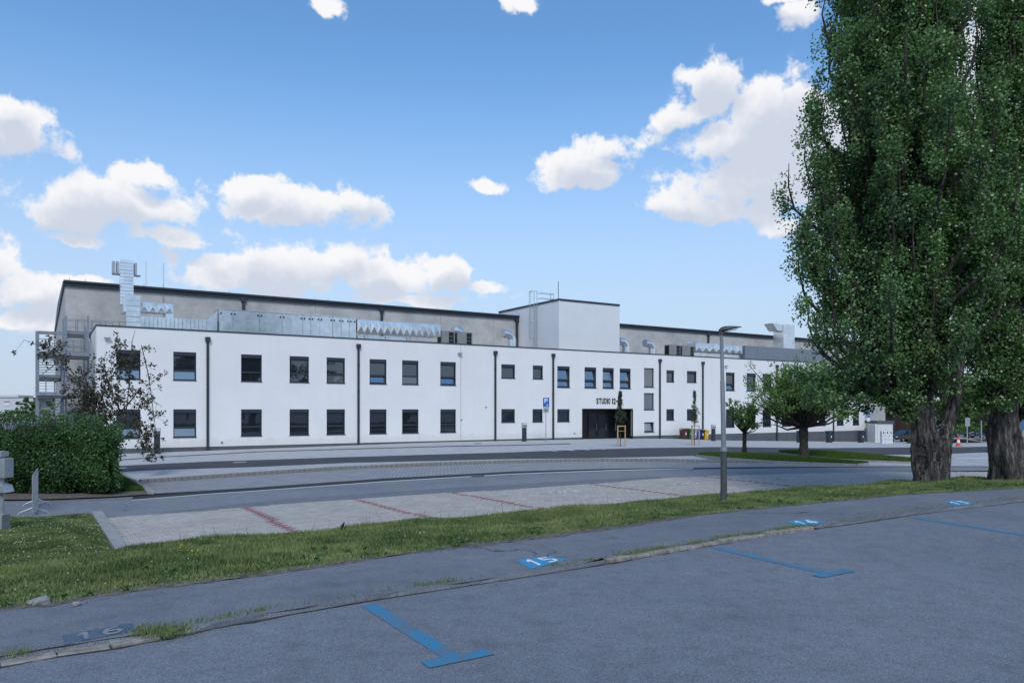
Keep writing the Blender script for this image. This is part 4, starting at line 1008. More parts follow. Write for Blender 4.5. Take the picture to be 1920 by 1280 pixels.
for c, d in zip(cuts, cuts[1:]): p = MB(); FB(p, FU(c,v)+.012, FU(d,v)-.012, v, v+2, 8.3, zt(1450,651,v)); p.build('side_panel', M_['stair'], a2, bevel=.01)
s2 = empty('exhaust_stack', F(FU(1478,v), v+3, 8.2), 'square metal exhaust stack with flared mouth at the right end of the roof', 'duct')
v6 = 5; p = MB(); FB(p, FU(1469,v6), FU(1490,v6), v6, v6+1.6, 8.2, zt(1478,608,v6)); p.build('stack_section', M_['duct'], s2)
p = MB(); p.prism([F(FU(1469,v6)-.02, v6+.1, zt(1478,621,v6)), F(FU(1469,v6)-.02, v6+.1, zt(1478,609,v6)), F(FU(1450,v6), v6+.1, zt(1478,608,v6)), F(FU(1459,v6), v6+.1, zt(1478,621,v6))], tuple(NV*1.4)+(0,)); p.build('flared_mouth', M_['duct'], s2)
wk = empty('roof_walkway_rail', F(FU(1200,6), 6, 8.2), 'thin steel cable rail running along the roof in front of the concrete hall', 'railing')
for a_, b_ in ((FU(890,6), FU(968,6)), (FU(1165,6), FU(1300,6))):
    for z in (8.8, 9.2): p = MB(); p.tube([F(a_,6,z), F(b_,6,z)], .02, 5); p.build('rail', M_['steel'], wk)
    for uu in np.linspace(a_, b_, 6): p = MB(); p.bar(F(uu,6,8.2), F(uu,6,9.2), .04); p.build('post', M_['steel'], wk)

# ------------------------------------------------------------------ escape stairs at the left end
es = empty('escape_stairs', F(-3, 1.5, 0), 'galvanised steel escape stairs with landings at the left end of the building', 'stairs')
def P3(px, py, Y): return Vector(((px-960)/FPX*Y, Y, EYE+(HOR-py)/FPX*Y))
sv0, sv1 = 2.0, 7.2        # front and back of the stair tower (depth behind the facade line)
uA, uB, uC, uD = FU(70,sv0), FU(117,sv0), FU(122,sv0), FU(165,sv0)
zL1 = FZ(95, 741, sv0); zL2 = FZ(140, 668, sv0); zL3 = 8.75; 
def post(u, v, z0, z1, w=.16, name='post'): p = MB(); FB(p, u-w/2, u+w/2, v-w/2, v+w/2, z0, z1); p.build(name, M_['stair'], es)
post(uA, sv0, -.1, FZ(70,621,sv0), .22); post(uB, sv0, -.1, FZ(117,660,sv0), .12); post(uC+.05, sv0, -.1, FZ(122,592,sv0), .14); post(uD, sv0, -.1, FZ(163,592,sv0), .12)
post(uA, sv1, -.1, zL2, .16); post(uD, sv1, -.1, zL3, .16); post(uC, sv1, -.1, zL3+1, .12)
p = MB(); FB(p, uA, uC, sv0-.08, sv0+.08, FZ(90,627,sv0), FZ(90,621,sv0)); p.build('top_beam', M_['stair'], es)
def landing(ua, ub, va, vb, z):
    p = MB(); FB(p, ua, ub, va, vb, z-.22, z-.02); p.build('landing', M_['lamp_dark'], es)
    p = MB(); FB(p, ua, ub, va-.04, va-.01, z-.03, z+.2); p.build('kick_plate', M_['stair'], es)
landing(uA, uD, sv0-1.0, sv0+.1, zL1); landing(uA, uD, sv0-1.0, sv0+.1, zL2)
landing(uA, uD, sv1-.1, sv1+1.1, (zL1+zL2)/2); landing(uC, uD+5.2, sv1-.1, sv1+1.1, zL3)
def flight(ua, ub, va, za, vb, zb, n=11):
    for i in range(n):
        t = (i+.5)/n; vv = va+(vb-va)*t; z = za+(zb-za)*t
        p = MB(); FB(p, ua+.06, ub-.06, vv-.14, vv+.14, z-.035, z+.015); p.build('tread', M_['stair'], es)
    for u in (ua+.02, ub-.02):
        p = MB(); p.bar(F(u, va, za-.1), F(u, vb, zb-.1), .05, .24); p.build('stringer', M_['stair'], es)
        for hgt in (.5, .75, 1.05): p = MB(); p.bar(F(u, va, za+hgt), F(u, vb, zb+hgt), .04); p.build('handrail', M_['stair'], es)
zM = (zL1+zL2)/2
flight(uC, uD, sv0+.1, zL2, sv1-.1, zL3, 12)
flight(uA, uB, sv1-.1, zM, sv0+.1, zL2, 9)
flight(uC, uD, sv0+.1, zL1, sv1-.1, zM, 9)
flight(uA, uB, sv1-.1, 2.0, sv0+.1, zL1, 9); flight(uC, uD, sv0-3.6, -.1, sv0+.1, 2.0, 9)
def guard(ua, ub, v, z, rows=(.2,.4,.6,.8,1.05), posts=4):
    for r_ in rows: p = MB(); p.bar(F(ua,v,z+r_), F(ub,v,z+r_), .045 if r_ == rows[-1] else .03); p.build('rail', M_['stair'], es)
    for uu in np.linspace(ua, ub, posts): p = MB(); p.bar(F(uu,v,z), F(uu,v,z+rows[-1]), .045); p.build('baluster', M_['stair'], es)
guard(uA, uB, sv0-1.0, zL1); guard(uA, uB, sv0-1.0, zL2); guard(uC, uD, sv0-1.0, zL2); guard(uC, uD, sv0-1.0, zL1)
guard(uC, uD+5.2, sv1-.1, zL3, (.5, 1.05), 8); guard(uC, uD+2, sv1+1.0, zL3, (.5,1.05), 5)
for z0, z1 in ((1.2, zL1-.2), (zL1+1.2, zL2-.2)):
    p = MB(); p.bar(F(uA, sv0, z0), F(uB, sv0, z1), .06); p.build('brace', M_['stair'], es)

# ------------------------------------------------------------------ street lamp
Yl = FPX*2.36/(950-HOR); bx = (1357-960)/FPX*Yl; bz = EYE-2.36
lamp = empty('street_lamp', (bx, Yl, bz), 'grey street lamp with flat curved head standing in the grass strip', 'street lamp')
lx = lambda px, py: Vector(((px-960)/FPX*Yl, Yl, EYE+(HOR-py)/FPX*Yl))
p = MB(); p.tube([lx(1357,952), lx(1357,843)], [.078,.076], 20); shade_auto(p.build('pole_sleeve', M_['lamp_dark'], lamp))
p = MB(); p.tube([lx(1357,846), lx(1357,842), lx(1356.5,838)], [.084,.084,.062], 20); shade_auto(p.build('collar', M_['lamp_grey'], lamp))
p = MB(); p.tube([lx(1357,840), lx(1354.5,715), lx(1354.5,713), lx(1353,640), lx(1352.5,620)], [.058,.054,.046,.043,.042], 20); shade_auto(p.build('pole', M_['lamp_grey'], lamp))
p = MB(); p.tube([lx(1352.5,628), lx(1352.5,619)], [.055,.06], 16); shade_auto(p.build('spigot', M_['lamp_dark'], lamp))
# lamp head: lofted teardrop
def head():
    mb = MB(); secs = []; n = 14
    prof = [(-.06,.02,.03),(0,.085,.075),(.08,.115,.085),(.2,.125,.07),(.33,.11,.045),(.44,.07,.024),(.50,.02,.008)]
    base = lx(1352,620)
    for x, w, h in prof:
        c = base+Vector((x, -.0, .01+x*.22-x*x*.12))
        secs.append([c+Vector((0, w*math.cos(a), h*math.sin(a)*(1 if math.sin(a) > 0 else .45))) for a in [2*math.pi*i/n for i in range(n)]])
    for s in secs: mb.v += [tuple(q) for q in s]
    for i in range(len(secs)-1):
        for j in range(n): mb.f.append((i*n+j, i*n+(j+1)%n, (i+1)*n+(j+1)%n, (i+1)*n+j))
    mb.f.append(tuple(range(n))); mb.f.append(tuple((len(secs)-1)*n+j for j in range(n)))
    shade_auto(mb.build('lamp_head', M_['lamp_dark'], lamp))
    g = MB(); b0 = base+Vector((.05,0,-.02)); 
    g.poly([b0+Vector((0,-.08,0)), b0+Vector((.32,-.08,.055)), b0+Vector((.32,.08,.055)), b0+Vector((0,.08,0))])
    g.v += [tuple(Vector(q)-Vector((0,0,.012))) for q in g.v[:4]]; g.f += [(7,6,5,4),(0,4,5,1),(1,5,6,2),(2,6,7,3),(3,7,4,0)]
    g.build('lamp_glass', M_['shadeglass'], lamp)
head()

# ------------------------------------------------------------------ posts, bins, signs
def ground_at(px, py): return G(px, py)
def metering(px, pb, ptop, lab, group='dark info posts along the white wall'):
    b = G(px, pb); s = b.y/FPX; hgt = (pb-ptop)*s
    r = empty('meter_post', b, lab, 'post', group)
    T_ = lambda x, y, z: Vector((b.x, b.y, 0))+Vector((DV.x*x+NV.x*y, DV.y*x+NV.y*y, z))
    p = MB(); p.box(-.19, .19, -.11, .11, b.z, b.z+hgt*.74, T_); p.build('column', M_['anthracite'], r, bevel=.01)
    p = MB(); p.box(-.22, .22, -.14, .14, b.z+hgt*.742, b.z+hgt, T_); hd = p.build('head_box', M_['palesign'], r, bevel=.02)
    for x in (-.1, .1): q = MB(); q.box(x-.05, x+.05, -.155, -.142, b.z+hgt*.80, b.z+hgt*.87, T_); q.build('socket', M_['black'], hd)
    q = MB(); q.box(-.17, .17, -.155, -.142, b.z+hgt*.91, b.z+hgt*.96, T_); q.build('display', M_['signwhite'], hd)
metering(294.5,850.5,802,'dark post with grey socket head by the hanging copper leaves'); metering(681.5,833.5,797,'dark post with grey socket head just right of the second downpipe')
metering(983,827.5,792.5,'dark post with grey socket head between third and fourth downpipes, left of the parking sign'); metering(1337.5,826.5,795.5,'dark post with grey socket head right of the coloured bins')
metering(1592,827,802,'small dark post with pale head between two dark litter bins at the far right wall')
def litter(px, pb, ptop, lab):
    b = G(px, pb); s = b.y/FPX; h = (pb-ptop)*s; r = empty('litter_bin', b, lab, 'litter bin', 'dark litter bins along the far wall')
    T_ = lambda x, y, z: Vector((b.x, b.y, 0))+Vector((DV.x*x+NV.x*y, DV.y*x+NV.y*y, z))
    p = MB(); p.box(-.3,.3,-.25,.25,b.z,b.z+h,T_); p.build('body', M_['anthracite'], r, bevel=.02)
    p = MB(); p.box(-.34,.34,-.29,.29,b.z+h+.002,b.z+h+.08,T_); p.build('lid', M_['anthracite'], r, bevel=.01)
    p = MB(); p.box(.0,.14,-.262,-.252,b.z+h*.45,b.z+h*.62,T_); p.build('sticker', M_['signwhite'], r)
litter(1500,829.5,808.5,'dark litter bin behind the trunk of the broad round tree'); litter(1554.5,829.5,808.5,'dark litter bin on the forecourt, middle one of three'); litter(1614,829.5,808.5,'dark litter bin at the right end corner of the white wall')
cols = [('brown',(.085,.035,.022)),('green',(.015,.10,.03)),('grey',(.30,.34,.42)),('blue',(.012,.04,.33)),('black',(.015,.017,.02)),('yellow',(.75,.42,.01))]
xs_ = [1281.5,1291.5,1299.5,1306.5,1313.5,1321.5]
b0 = G(1281, 824.5); 
for i, ((cn_, cc_), px) in enumerate(zip(cols, xs_)):
    M_[cn_+'bin'] = basic(cn_+'_bin_plastic', cc_, rough=.5)
    u = FU(px, -1.4); b = F(u, -1.4, 0); b.z = float(T(b.x, b.y))+.015
    nxt = {'brown':'leftmost of the row, beside the green one','green':'between the brown and the grey ones','grey':'behind the tree stakes between the green and blue ones','blue':'between the grey and the black ones','black':'between the blue and the yellow ones','yellow':'rightmost of the row by the downpipe'}[cn_]
    r = empty('wheelie_bin', b, cn_+' wheelie bin, '+nxt, 'wheelie bin', 'coloured wheelie bins against the white wall')
    T_ = lambda x, y, z, b=b: b+Vector((DV.x*x+NV.x*y, DV.y*x+NV.y*y, z))
    wdt = .29; hb = .98
    p = MB(); p.v = [tuple(T_(x*(.8 if z == 0 else 1), y*(.75 if z == 0 else 1), .06+z)) for z in (0, hb-.06) for x, y in ((-wdt,-.36),(wdt,-.36),(wdt,.36),(-wdt,.36))]; p.f = [(0,3,2,1),(4,5,6,7),(0,1,5,4),(1,2,6,5),(2,3,7,6),(3,0,4,7)]
    p.build('body', M_[cn_+'bin'], r, bevel=.02)
    p = MB(); p.prism([T_(-wdt-.02,-.40,hb+.005), T_(wdt+.02,-.40,hb+.005), T_(wdt+.02,.38,hb+.10), T_(-wdt-.02,.38,hb+.10)], (0,0,.05)); p.build('lid', M_[cn_+'bin'], r)
    for sx_ in (-1,1): p = MB(); p.tube([T_(sx_*(wdt-.06), .3, .1), T_(sx_*(wdt+.0), .3, .1)], .1, 12); p.build('wheel', M_['rubber'], r)
    p = MB(); p.box(-.07,.07,-.375,-.36,.45,.68, lambda x,y,z: T_(x,y+.0,z)); p.build('sticker', M_['signwhite'], r)
# parking sign
b = G(1023.5, 828); s = b.y/FPX
sg = empty('parking_sign', b, 'blue parking sign with a smaller white plate below on a thin steel post', 'sign')
p = MB(); p.tube([b, b+Vector((0,0,(828-745)*s))], .035, 10); p.build('post', M_['steel'], sg)
def plate(parent, c, w, h, mat, name, dy=-.05): 
    p = MB(); p.box(c.x-w/2, c.x+w/2, c.y+dy-.01, c.y+dy, c.z-h/2, c.z+h/2); return p.build(name, M_[mat], parent, bevel=.004)
cP = b+Vector((.02,0,(828-753.7)*s)); pl = plate(sg, cP, .56, .80, 'bluesign', 'sign_plate')
lettering('P', lambda x, y, z: Vector((cP.x-.15+x, cP.y-.066-z*.2, cP.z-.06+y)), .3, .38, 'signwhite', pl, 'letter')
mbw = MB()
for k, q in enumerate(WC): mbw.poly([Vector((cP.x-.0+.22*x, cP.y-.064-.0005*k, cP.z-.36+.24*y)) for x, y in q])
mbw.build('pictogram', M_['signwhite'], pl, recalc=False)
cQ = b+Vector((.02,0,(828-767.8)*s)); pl2 = plate(sg, cQ, .54, .60, 'palesign', 'lower_plate')
lettering('2x', lambda x, y, z: Vector((cQ.x-.18+x, cQ.y-.066-z*.2, cQ.z-.14+y)), .34, .26, 'black', pl2, 'letter')

# right background: gate, cabinets, sign, car, clad building
def pxbox(mb, px0, px1, pyt, b, depth, pyb=None, y0=0):
    s = b.y/FPX; x0, x1 = (px0-960)*s, (px1-960)*s; mb.box(x0, x1, b.y+y0, b.y+y0+depth, EYE-(pyb-HOR)*s if pyb else b.z, EYE+(HOR-pyt)*s); return mb
b = G(1632, 828); wgate = empty('grey_screen_wall', b, 'low grey panel wall right of the white wing corner', 'wall')
for k in range(3): p = MB(); pxbox(p, 1622+k*6.8, 1628.6+k*6.8, 803 if k == 9 else 812.5, b, .12); p.build('panel', M_['acgrey'], wgate)
p = MB(); pxbox(p, 1622, 1642, 803, b, .3, 812, 2); p.build('upper_panel', M_['plinth'], wgate)
b = G(1658, 829.5); kiosk = empty('white_kiosk', b, 'small white block shelter with dark flat roof near the black car', 'shelter')
p = MB(); pxbox(p, 1645, 1674, 794, b, 3); p.build('wall', M_['white'], kiosk)
p = MB(); pxbox(p, 1643, 1675.5, 788.8, b, 3.4, 793.8, -.1); p.build('roof', M_['plinth'], kiosk)
p = MB(); pxbox(p, 1641, 1644.6, 794, b, 2); p.build('side_post', M_['white'], kiosk)
b = G(1663, 831); cabs = empty('utility_cabinets', b, 'row of pale grey utility cabinets in front of the white shelter', 'cabinet')
for k in range(3):
    p = MB(); pxbox(p, 1653.8+k*6.8, 1660.4+k*6.8, 807.5, b, .5); cb = p.build('cabinet', M_['acgrey'] if False else M_['white'], cabs, bevel=.02)
    s = b.y/FPX; p = MB(); x = (1657+k*6.8-960)*s; p.box(x-.05, x+.05, b.y-.03, b.y-.002, b.z+1.15, b.z+1.35); p.build('handle', M_['black'], cb)
    for zf in (.45,.9): p = MB(); p.box(x-.27, x+.27, b.y-.008, b.y-.001, b.z+zf, b.z+zf+.02); p.build('seam', M_['plinth'], cb)
b = G(1627.5, 829); s = b.y/FPX; sg2 = empty('sign_post', b, 'steel sign post with small blue and white plates beside the low grey wall', 'sign')
p = MB(); p.tube([b, b+Vector((0,0,(829-771)*s))], .04, 8); p.build('post', M_['steel'], sg2)
for (x, y, w, h, m_) in ((1628,773.5,6,6,'bluesign'),(1628,780.5,5,3.2,'bluesign'),(1628,786,5,7,'signwhite')):
    c = Vector(((x-960)*s, b.y, EYE+(HOR-y)*s)); plate(sg2, c, w*s, h*s, m_, 'sign_plate', -.06)
c = Vector(((1632-960)*s, b.y, EYE+(HOR-780)*s)); p = MB(); p.prism([c+Vector((-.9,-.02,.35)), c+Vector((.5,-.02,.35)), c+Vector((-.2,-.02,-.6))], (0,.02,0)); p.build('triangle_plate', M_['signback'], sg2)
# reddish slatted building
b = G(1670, 826); b = GX(1670, b.y+26); s = b.y/FPX; rb = empty('slatted_building', b, 'dark red-brown slatted low building behind the poplar and black car', 'building')
M_['redbrown'] = basic('red_brown_slats', (.14,.06,.055), (.10,.045,.042), rough=.7)
p = MB(); pxbox(p, 1622, 1716, 748, b, 12, None, .1); p.build('wall', M_['plinth'], rb)
for k in range(15): yt = 806-3.9*k; p = MB(); pxbox(p, 1680 if k < 6 else 1632, 1716, yt-2.9, b, .06, yt); p.build('slat', M_['redbrown'], rb)
p = MB(); pxbox(p, 1620, 1718, 744, b, 12.6, 748, -.3); p.build('roof', M_['anthracite'], rb)
# far right buildings/vans
M_['carblack'] = basic('black_car_paint', (.012,.013,.017), rough=.2, sp=.6); M_['carblue'] = basic('dark_blue_car_paint', (.015,.022,.045), rough=.2, sp=.6)
M_['carwhite'] = basic('silver_car_paint', (.45,.47,.5), rough=.25, metal=.3); M_['vanblue'] = basic('van_blue_grey_paint', (.12,.17,.21), rough=.3)
M_['carlight'] = basic('headlight_glass', (.6,.62,.65), rough=.15); M_['taillight'] = basic('tail_light', (.35,.02,.02), rough=.3)
def car(loc, rz, mat, label, L=4.5, W_=1.82, H=1.48, van=False):
    r = empty('parked_car' if not van else 'parked_van', (0,0,0), label, 'car' if not van else 'van', None)
    # side profile (x forward), cross-section narrowing towards the top
    if van: low = [(-L/2,.35),(-L/2,1.0),(-L/2+.1,1.1),(L/2-1.0,1.12),(L/2-.15,.98),(L/2,.7),(L/2-.05,.35)]; gh = [(-L/2+.05,1.08),(-L/2+.12,H-.05),(-L/2+.3,H),(L/2-1.9,H),(L/2-1.2,1.1)]
    else: low = [(-L/2,.35),(-L/2-.02,.72),(-L/2+.12,.95),(-L/2+.7,1.0),(L/2-1.3,.97),(L/2-.35,.82),(L/2-.02,.62),(L/2,.35)]; gh = [(-L/2+.35,.97),(-L/2+.95,H-.08),(-L/2+1.5,H),(L/2-2.1,H-.02),(L/2-1.15,.95)]
    def loftp(P, w0, wt, zr_):
        mb = MB(); n = len(P)
        z0 = min(z for x, z in P); z1 = max(z for x, z in P)
        for sy in (-1, 1):
            for x, z in P: t = (z-z0)/(z1-z0); mb.v.append((x, sy*(w0+(wt-w0)*t), z))
        mb.f = [tuple(range(n)), tuple(range(2*n-1, n-1, -1))]+[(i, n+i, n+(i+1)%n, (i+1)%n) for i in range(n)]
        return mb
    body = loftp(low, W_/2, W_/2-.05, 0).build('body', mat, r, bevel=.05)
    loftp(gh, W_/2-.08, W_/2-.3, 0).build('cabin_glass', M_['carglass'], r, bevel=.02)
    rf = [(x, z+.012) for x, z in gh if z > H-.12]; mb = MB(); a, b_ = rf[0][0]-.02, rf[-1][0]+.02
    mb.box(a, b_, -W_/2+.29, W_/2-.29, H-.03, H+.03); mb.build('roof', mat, r, bevel=.02)
    for sy in (-1, 1):
        for (x0, z0), (x1, z1) in ((gh[0], gh[1]), (gh[-2], gh[-1])):
            t = lambda z: (W_/2-.08)+(-.22)*((z-gh[0][1])/(H-gh[0][1])); mb = MB(); mb.bar((x0, sy*t(z0), z0), (x1, sy*t(z1), z1), .07); mb.build('pillar', mat, r)
        xm = (gh[0][0]+gh[-1][0])/2; mb = MB(); mb.bar((xm, sy*(W_/2-.07), .98), (xm, sy*(W_/2-.29), H), .07); mb.build('pillar', mat, r)
        for x in (-L/2+.85, L/2-.85):
            mb = MB(); mb.tube([(x, sy*(W_/2-.2), .33), (x, sy*(W_/2+.01), .33)], .33, 20); ty = mb.build('wheel', M_['rubber'], r)
            mb = MB(); mb.tube([(x, sy*(W_/2-.0), .33), (x, sy*(W_/2+.02), .33)], .2, 14); mb.build('rim', M_['chrome'], ty)
        mb = MB(); mb.box(L/2-.28, L/2-.0, sy*(W_/2-.35)-.16, sy*(W_/2-.35)+.16, .60, .74); mb.build('headlight', M_['carlight'], r, bevel=.02)
        mb = MB(); mb.box(-L/2-.03, -L/2+.12, sy*(W_/2-.25)-.12, sy*(W_/2-.25)+.12, .72, .88); mb.build('tail_light', M_['taillight'], r, bevel=.02)
        mb = MB(); mb.box(L/2-1.5, L/2-1.35, sy*(W_/2+.06)-.07, sy*(W_/2+.06)+.07, 1.0, 1.14); mb.build('wing_mirror', mat, r, bevel=.02)
    mb = MB(); mb.box(L/2-.01, L/2+.02, -.26, .26, .40, .50); mb.build('number_plate', M_['signwhite'], r)
    r.location = loc; r.rotation_euler = (0,0,rz); return r
b = G(1702, 829); car(b+Vector((.6,2,0)), R(205), M_['carblack'], 'black estate car parked behind the first poplar trunk, beside the utility cabinets', H=1.6)
for px, Y, rz, m_, lab in ((1803,118,8,'carblue','dark blue car parked beyond the lawn, between poplars on the left'),(1846,112,15,'carblack','black off-road car parked beyond the lawn, just left of the second poplar'),(1765,122,5,'carwhite','silver car parked beyond the lawn, right beside the first poplar fork')):
    car(GX(px, Y, 0.05), R(180+rz), M_[m_], lab, H=1.6)
car(GX(1938, 52, .02), R(172), M_['vanblue'], 'blue-grey van at the right edge behind the second poplar', L=5.2, W_=2.0, H=2.2, van=True)
b = GX(1925, 125); fb = empty('grey_garage', b, 'flat-roofed pale grey garage block beyond the blue-grey van', 'building')
p = MB(); pxbox(p, 1900, 1990, 789, b, 10); p.build('wall', M_['acgrey'], fb); p = MB(); pxbox(p, 1896, 1994, 784, b, 10.5, 788.8, -.3); p.build('roof', M_['plinth'], fb)
# cones, boards, tape
def cone(b, lab, hgt=.8):
    r = empty('traffic_cone', b, lab, 'traffic cone', 'orange and white traffic cones')
    T_ = lambda p: tuple(b+Vector(p))
    p = MB(); p.box(b.x-.25,b.x+.25,b.y-.25,b.y+.25,b.z,b.z+.05); p.build('base', M_['red'], r, bevel=.01)
    zs = [.05,.32,.32,.58,.58,hgt]; rr = lambda z: .19-.15*z/hgt
    for n_, z0, z1, m_ in (('lower_cone',.051,.3,'red'),('white_band',.3,.58,'signwhite'),('tip',.58,hgt,'red')):
        p = MB(); p.tube([T_((0,0,z0)), T_((0,0,z1))], [rr(z0), rr(z1)], 16); shade_auto(p.build(n_, M_[m_], r))
b1 = G(1797, 836.5); cone(b1, 'orange cone with white band on the asphalt between the two poplars', 19*b1.y/FPX)
b2 = G(1919, 841); cone(b2, 'orange cone with white band at the right picture edge by the van', 21*b2.y/FPX)
tp = MB(); A = b1+Vector((0,0,18*b1.y/FPX)); B = b2+Vector((0,0,19*b2.y/FPX))
pts = [A.lerp(B, t/12)-Vector((0,0,.35*math.sin(math.pi*t/12))) for t in range(13)]
for a, c in zip(pts, pts[1:]): tp.bar(a, c, .012, .09)
tp.build('barrier_tape', M_['tapered'], label='pale red barrier tape strung between the two traffic cones', cat='tape')
b = G(1813.5, 833); s = b.y/FPX; sg3 = empty('sign_post', b, 'large pale sign plate seen from behind on a green-grey post between the poplars', 'sign')
p = MB(); p.tube([b, b+Vector((0,0,(833-783)*s))], .05, 8); p.build('post', M_['steel'], sg3); c = Vector(((1813.5-960)*s, b.y, EYE+(HOR-791)*s)); plate(sg3, c, 9*s, 16*s, 'signback', 'sign_plate', -.06)
b = G(1840, 832); s = b.y/FPX; p = MB(); p.tube([b, b+Vector((0,0,44*s))], .045, 8); p.build('thin_pole', M_['steel'], label='thin bare steel pole just left of the second poplar', cat='pole')
loft('right_lawn', [GX(a, 92, .05) for a in (1700,1800,1900,2100)], [GX(a, 108, .05) for a in (1700,1800,1900,2100)], M_['grassground'], 20, 3)

# ------------------------------------------------------------------ left: barrier, meter pole, far flats
bA = G(61.5, 966); bB = bA+Vector((-1.38, 2.4, 0))
br = empty('crowd_barrier', bA, 'galvanised crowd control barrier seen almost end-on before the hedge', 'barrier')
for z in (.18, 1.12): p = MB(); p.tube([bA+Vector((0,0,z)), bB+Vector((0,0,z))], .022, 8); p.build('rail', M_['steel'], br)
for q in (bA, bB): p = MB(); p.tube([q+Vector((0,0,.1)), q+Vector((0,0,1.14))], .022, 8); p.build('end_post', M_['steel'], br)
for k in range(1, 20): q = bA.lerp(bB, k/20); p = MB(); p.tube([q+Vector((0,0,.18)), q+Vector((0,0,1.12))], .009, 6); p.build('bar', M_['steel'], br)
dd = (bB-bA).normalized(); sd_ = Vector((dd.y, -dd.x, 0))
for q in (bA+dd*.25, bB-dd*.25):
    p = MB(); p.tube([q-sd_*.38, q-sd_*.3+Vector((0,0,.08)), q+Vector((0,0,.2)), q+sd_*.3+Vector((0,0,.08)), q+sd_*.38], .02, 8); p.build('foot', M_['steel'], br)
Ym = 17.6; mp = lambda px, py: Vector(((px-960)/FPX*Ym, Ym, EYE+(HOR-py)/FPX*Ym))
mpole = empty('meter_pole', mp(4, 978), 'grey steel pole with two hooded grey boxes at the left picture edge', 'pole')
p = MB(); p.tube([mp(4,985), mp(4,845)], .045, 12); p.build('post', M_['steel'], mpole)
def mbox(px0, px1, pt, pb, d, name, slope=0):
    a = mp(px0, pb); c = mp(px1, pt); mb = MB(); x0, x1, z0, z1 = a.x, c.x, a.z, c.z
    mb.v = [(x0,Ym-d,z0),(x1,Ym-d,z0),(x1,Ym+d,z0),(x0,Ym+d,z0),(x0,Ym-d,z1+slope),(x1-abs(slope)*.6,Ym-d,z1),(x1-abs(slope)*.6,Ym+d,z1),(x0,Ym+d,z1+slope)]
    mb.f = [(0,3,2,1),(4,5,6,7),(0,1,5,4),(1,2,6,5),(2,3,7,6),(3,0,4,7)]; return mb.build(name, M_['steel'], mpole, bevel=.008)
mbox(-14, 17.5, 859, 895, .16, 'upper_box'); mbox(-14, 19.5, 909, 922.5, .16, 'lower_box', .10); mbox(-10, 9.5, 846, 856, .14, 'top_cap')
a = mp(-12, 992); c = mp(11, 963); p = MB(); p.box(a.x, c.x, Ym-.15, Ym+.15, a.z, c.z); p.build('footing', M_['kerb'], mpole, bevel=.01)
Yf = 185; fl = empty('apartment_block', (-118, Yf, -1), 'distant pale apartment block with rows of shuttered windows beyond the escape stairs', 'building')
fx = lambda px: (px-960)/FPX*Yf; fz = lambda py: EYE+(HOR-py)/FPX*Yf
M_['farwall'] = basic('far_pale_render', (.55,.56,.58), (.5,.51,.53), rough=.9, scale=.2)
p = MB(); p.box(fx(-60), fx(62), Yf, Yf+14, -4, fz(745.5)); p.box(fx(62), fx(150), Yf+3, Yf+14, -4, fz(745.5)); p.box(fx(-60), fx(19), Yf+3, Yf+9, fz(745.4), fz(740)); p.build('wall', M_['farwall'], fl)
p = MB(); p.box(fx(-60), fx(150), Yf-.15, Yf+14.2, fz(745.3), fz(744.4)); p.build('roof_edge', M_['acgrey'], fl)
for x in (-22,8.5,30.5,53):
    for (yt, yb) in ((752,761),(768,777),(784,793)):
        w = MB(); w.box(fx(x), fx(x+10), Yf-.1, Yf-.01, fz(yb), fz(yt)); wi = w.build('window', M_['white'], fl)
        q = MB(); q.box(fx(x), fx(x+10), Yf-.16, Yf-.11, fz(yt+1.6), fz(yt)); q.build('lintel', M_['plinth'], wi)
for x in (72,92,112):
    for yt in (752,768): w = MB(); w.box(fx(x), fx(x+8.5), Yf+2.9, Yf+2.99, fz(yt+6), fz(yt)); w.build('window', M_['plinth'], fl)
p = MB(); ax = fx(49.5)
p.tube([(ax, Yf+4, fz(746)), (ax, Yf+4, fz(724))], .07, 6)
for zq, w_ in ((726,1.4),(733,1.0),(739,1.6)): p.bar((ax-w_*.5, Yf+4, fz(zq)), (ax+w_*.5, Yf+4, fz(zq)), .08)
p.bar((ax, Yf+4, fz(739.5)), (ax+1.3, Yf+4, fz(739.5)), .1); an = p.build('roof_antenna', M_['plinth'], label='small television antenna on the roof of the distant flats', cat='antenna')

# ------------------------------------------------------------------ vegetation
def tubes(name, branches, mat, parent, seg=6):
    mb = MB()
    for pts, rad in branches: mb.tube(pts, rad, seg, cap=True)
    o = mb.build(name, mat, parent, recalc=False); shade_auto(o, 60); return o
def trunk_mesh(name, pts, rad, mat, parent, seg=40, rough=.10, flare=.5, seed=0):
    rg = random.Random(seed); ph = [rg.uniform(0, 6.28) for _ in range(8)]; n = 46
    Pz = resample(pts, n); mb = MB(); L = 0
    cl = np.cumsum([0]+[(Vector(b_)-Vector(a_)).length for a_, b_ in zip(pts, pts[1:])]); n = 46 if cl[-1] < 5 else 150; Pz = resample(pts, n)
    rads = np.interp(np.linspace(0,cl[-1],n), cl, rad)
    for i, p in enumerate(Pz):
        t = i/(n-1)
        for j in range(seg):
            a = 2*math.pi*j/seg
            fl_ = 1+flare*math.exp(-t*cl[-1]*2.2)*(.4+.6*abs(math.sin(a*2.5+ph[0])))
            rr = rads[i]*fl_*(1+rough*math.sin(a*5+ph[1]+p.z*.9)+rough*.7*math.sin(a*9+ph[2]-p.z*1.3)+rough*.5*math.sin(a*15+ph[3]+p.z*2.1)+rough*.6*math.sin(p.z*3.3+a*2+ph[4])+rough*.5*(rg.random()-.5))
            mb.v.append((p.x+rr*math.cos(a), p.y+rr*math.sin(a), p.z))
    for i in range(n-1):
        for j in range(seg): mb.f.append((i*seg+j, i*seg+(j+1)%seg, (i+1)*seg+(j+1)%seg, (i+1)*seg+j))
    o = mb.build(name, mat, parent, recalc=False); shade_auto(o, 80); return o
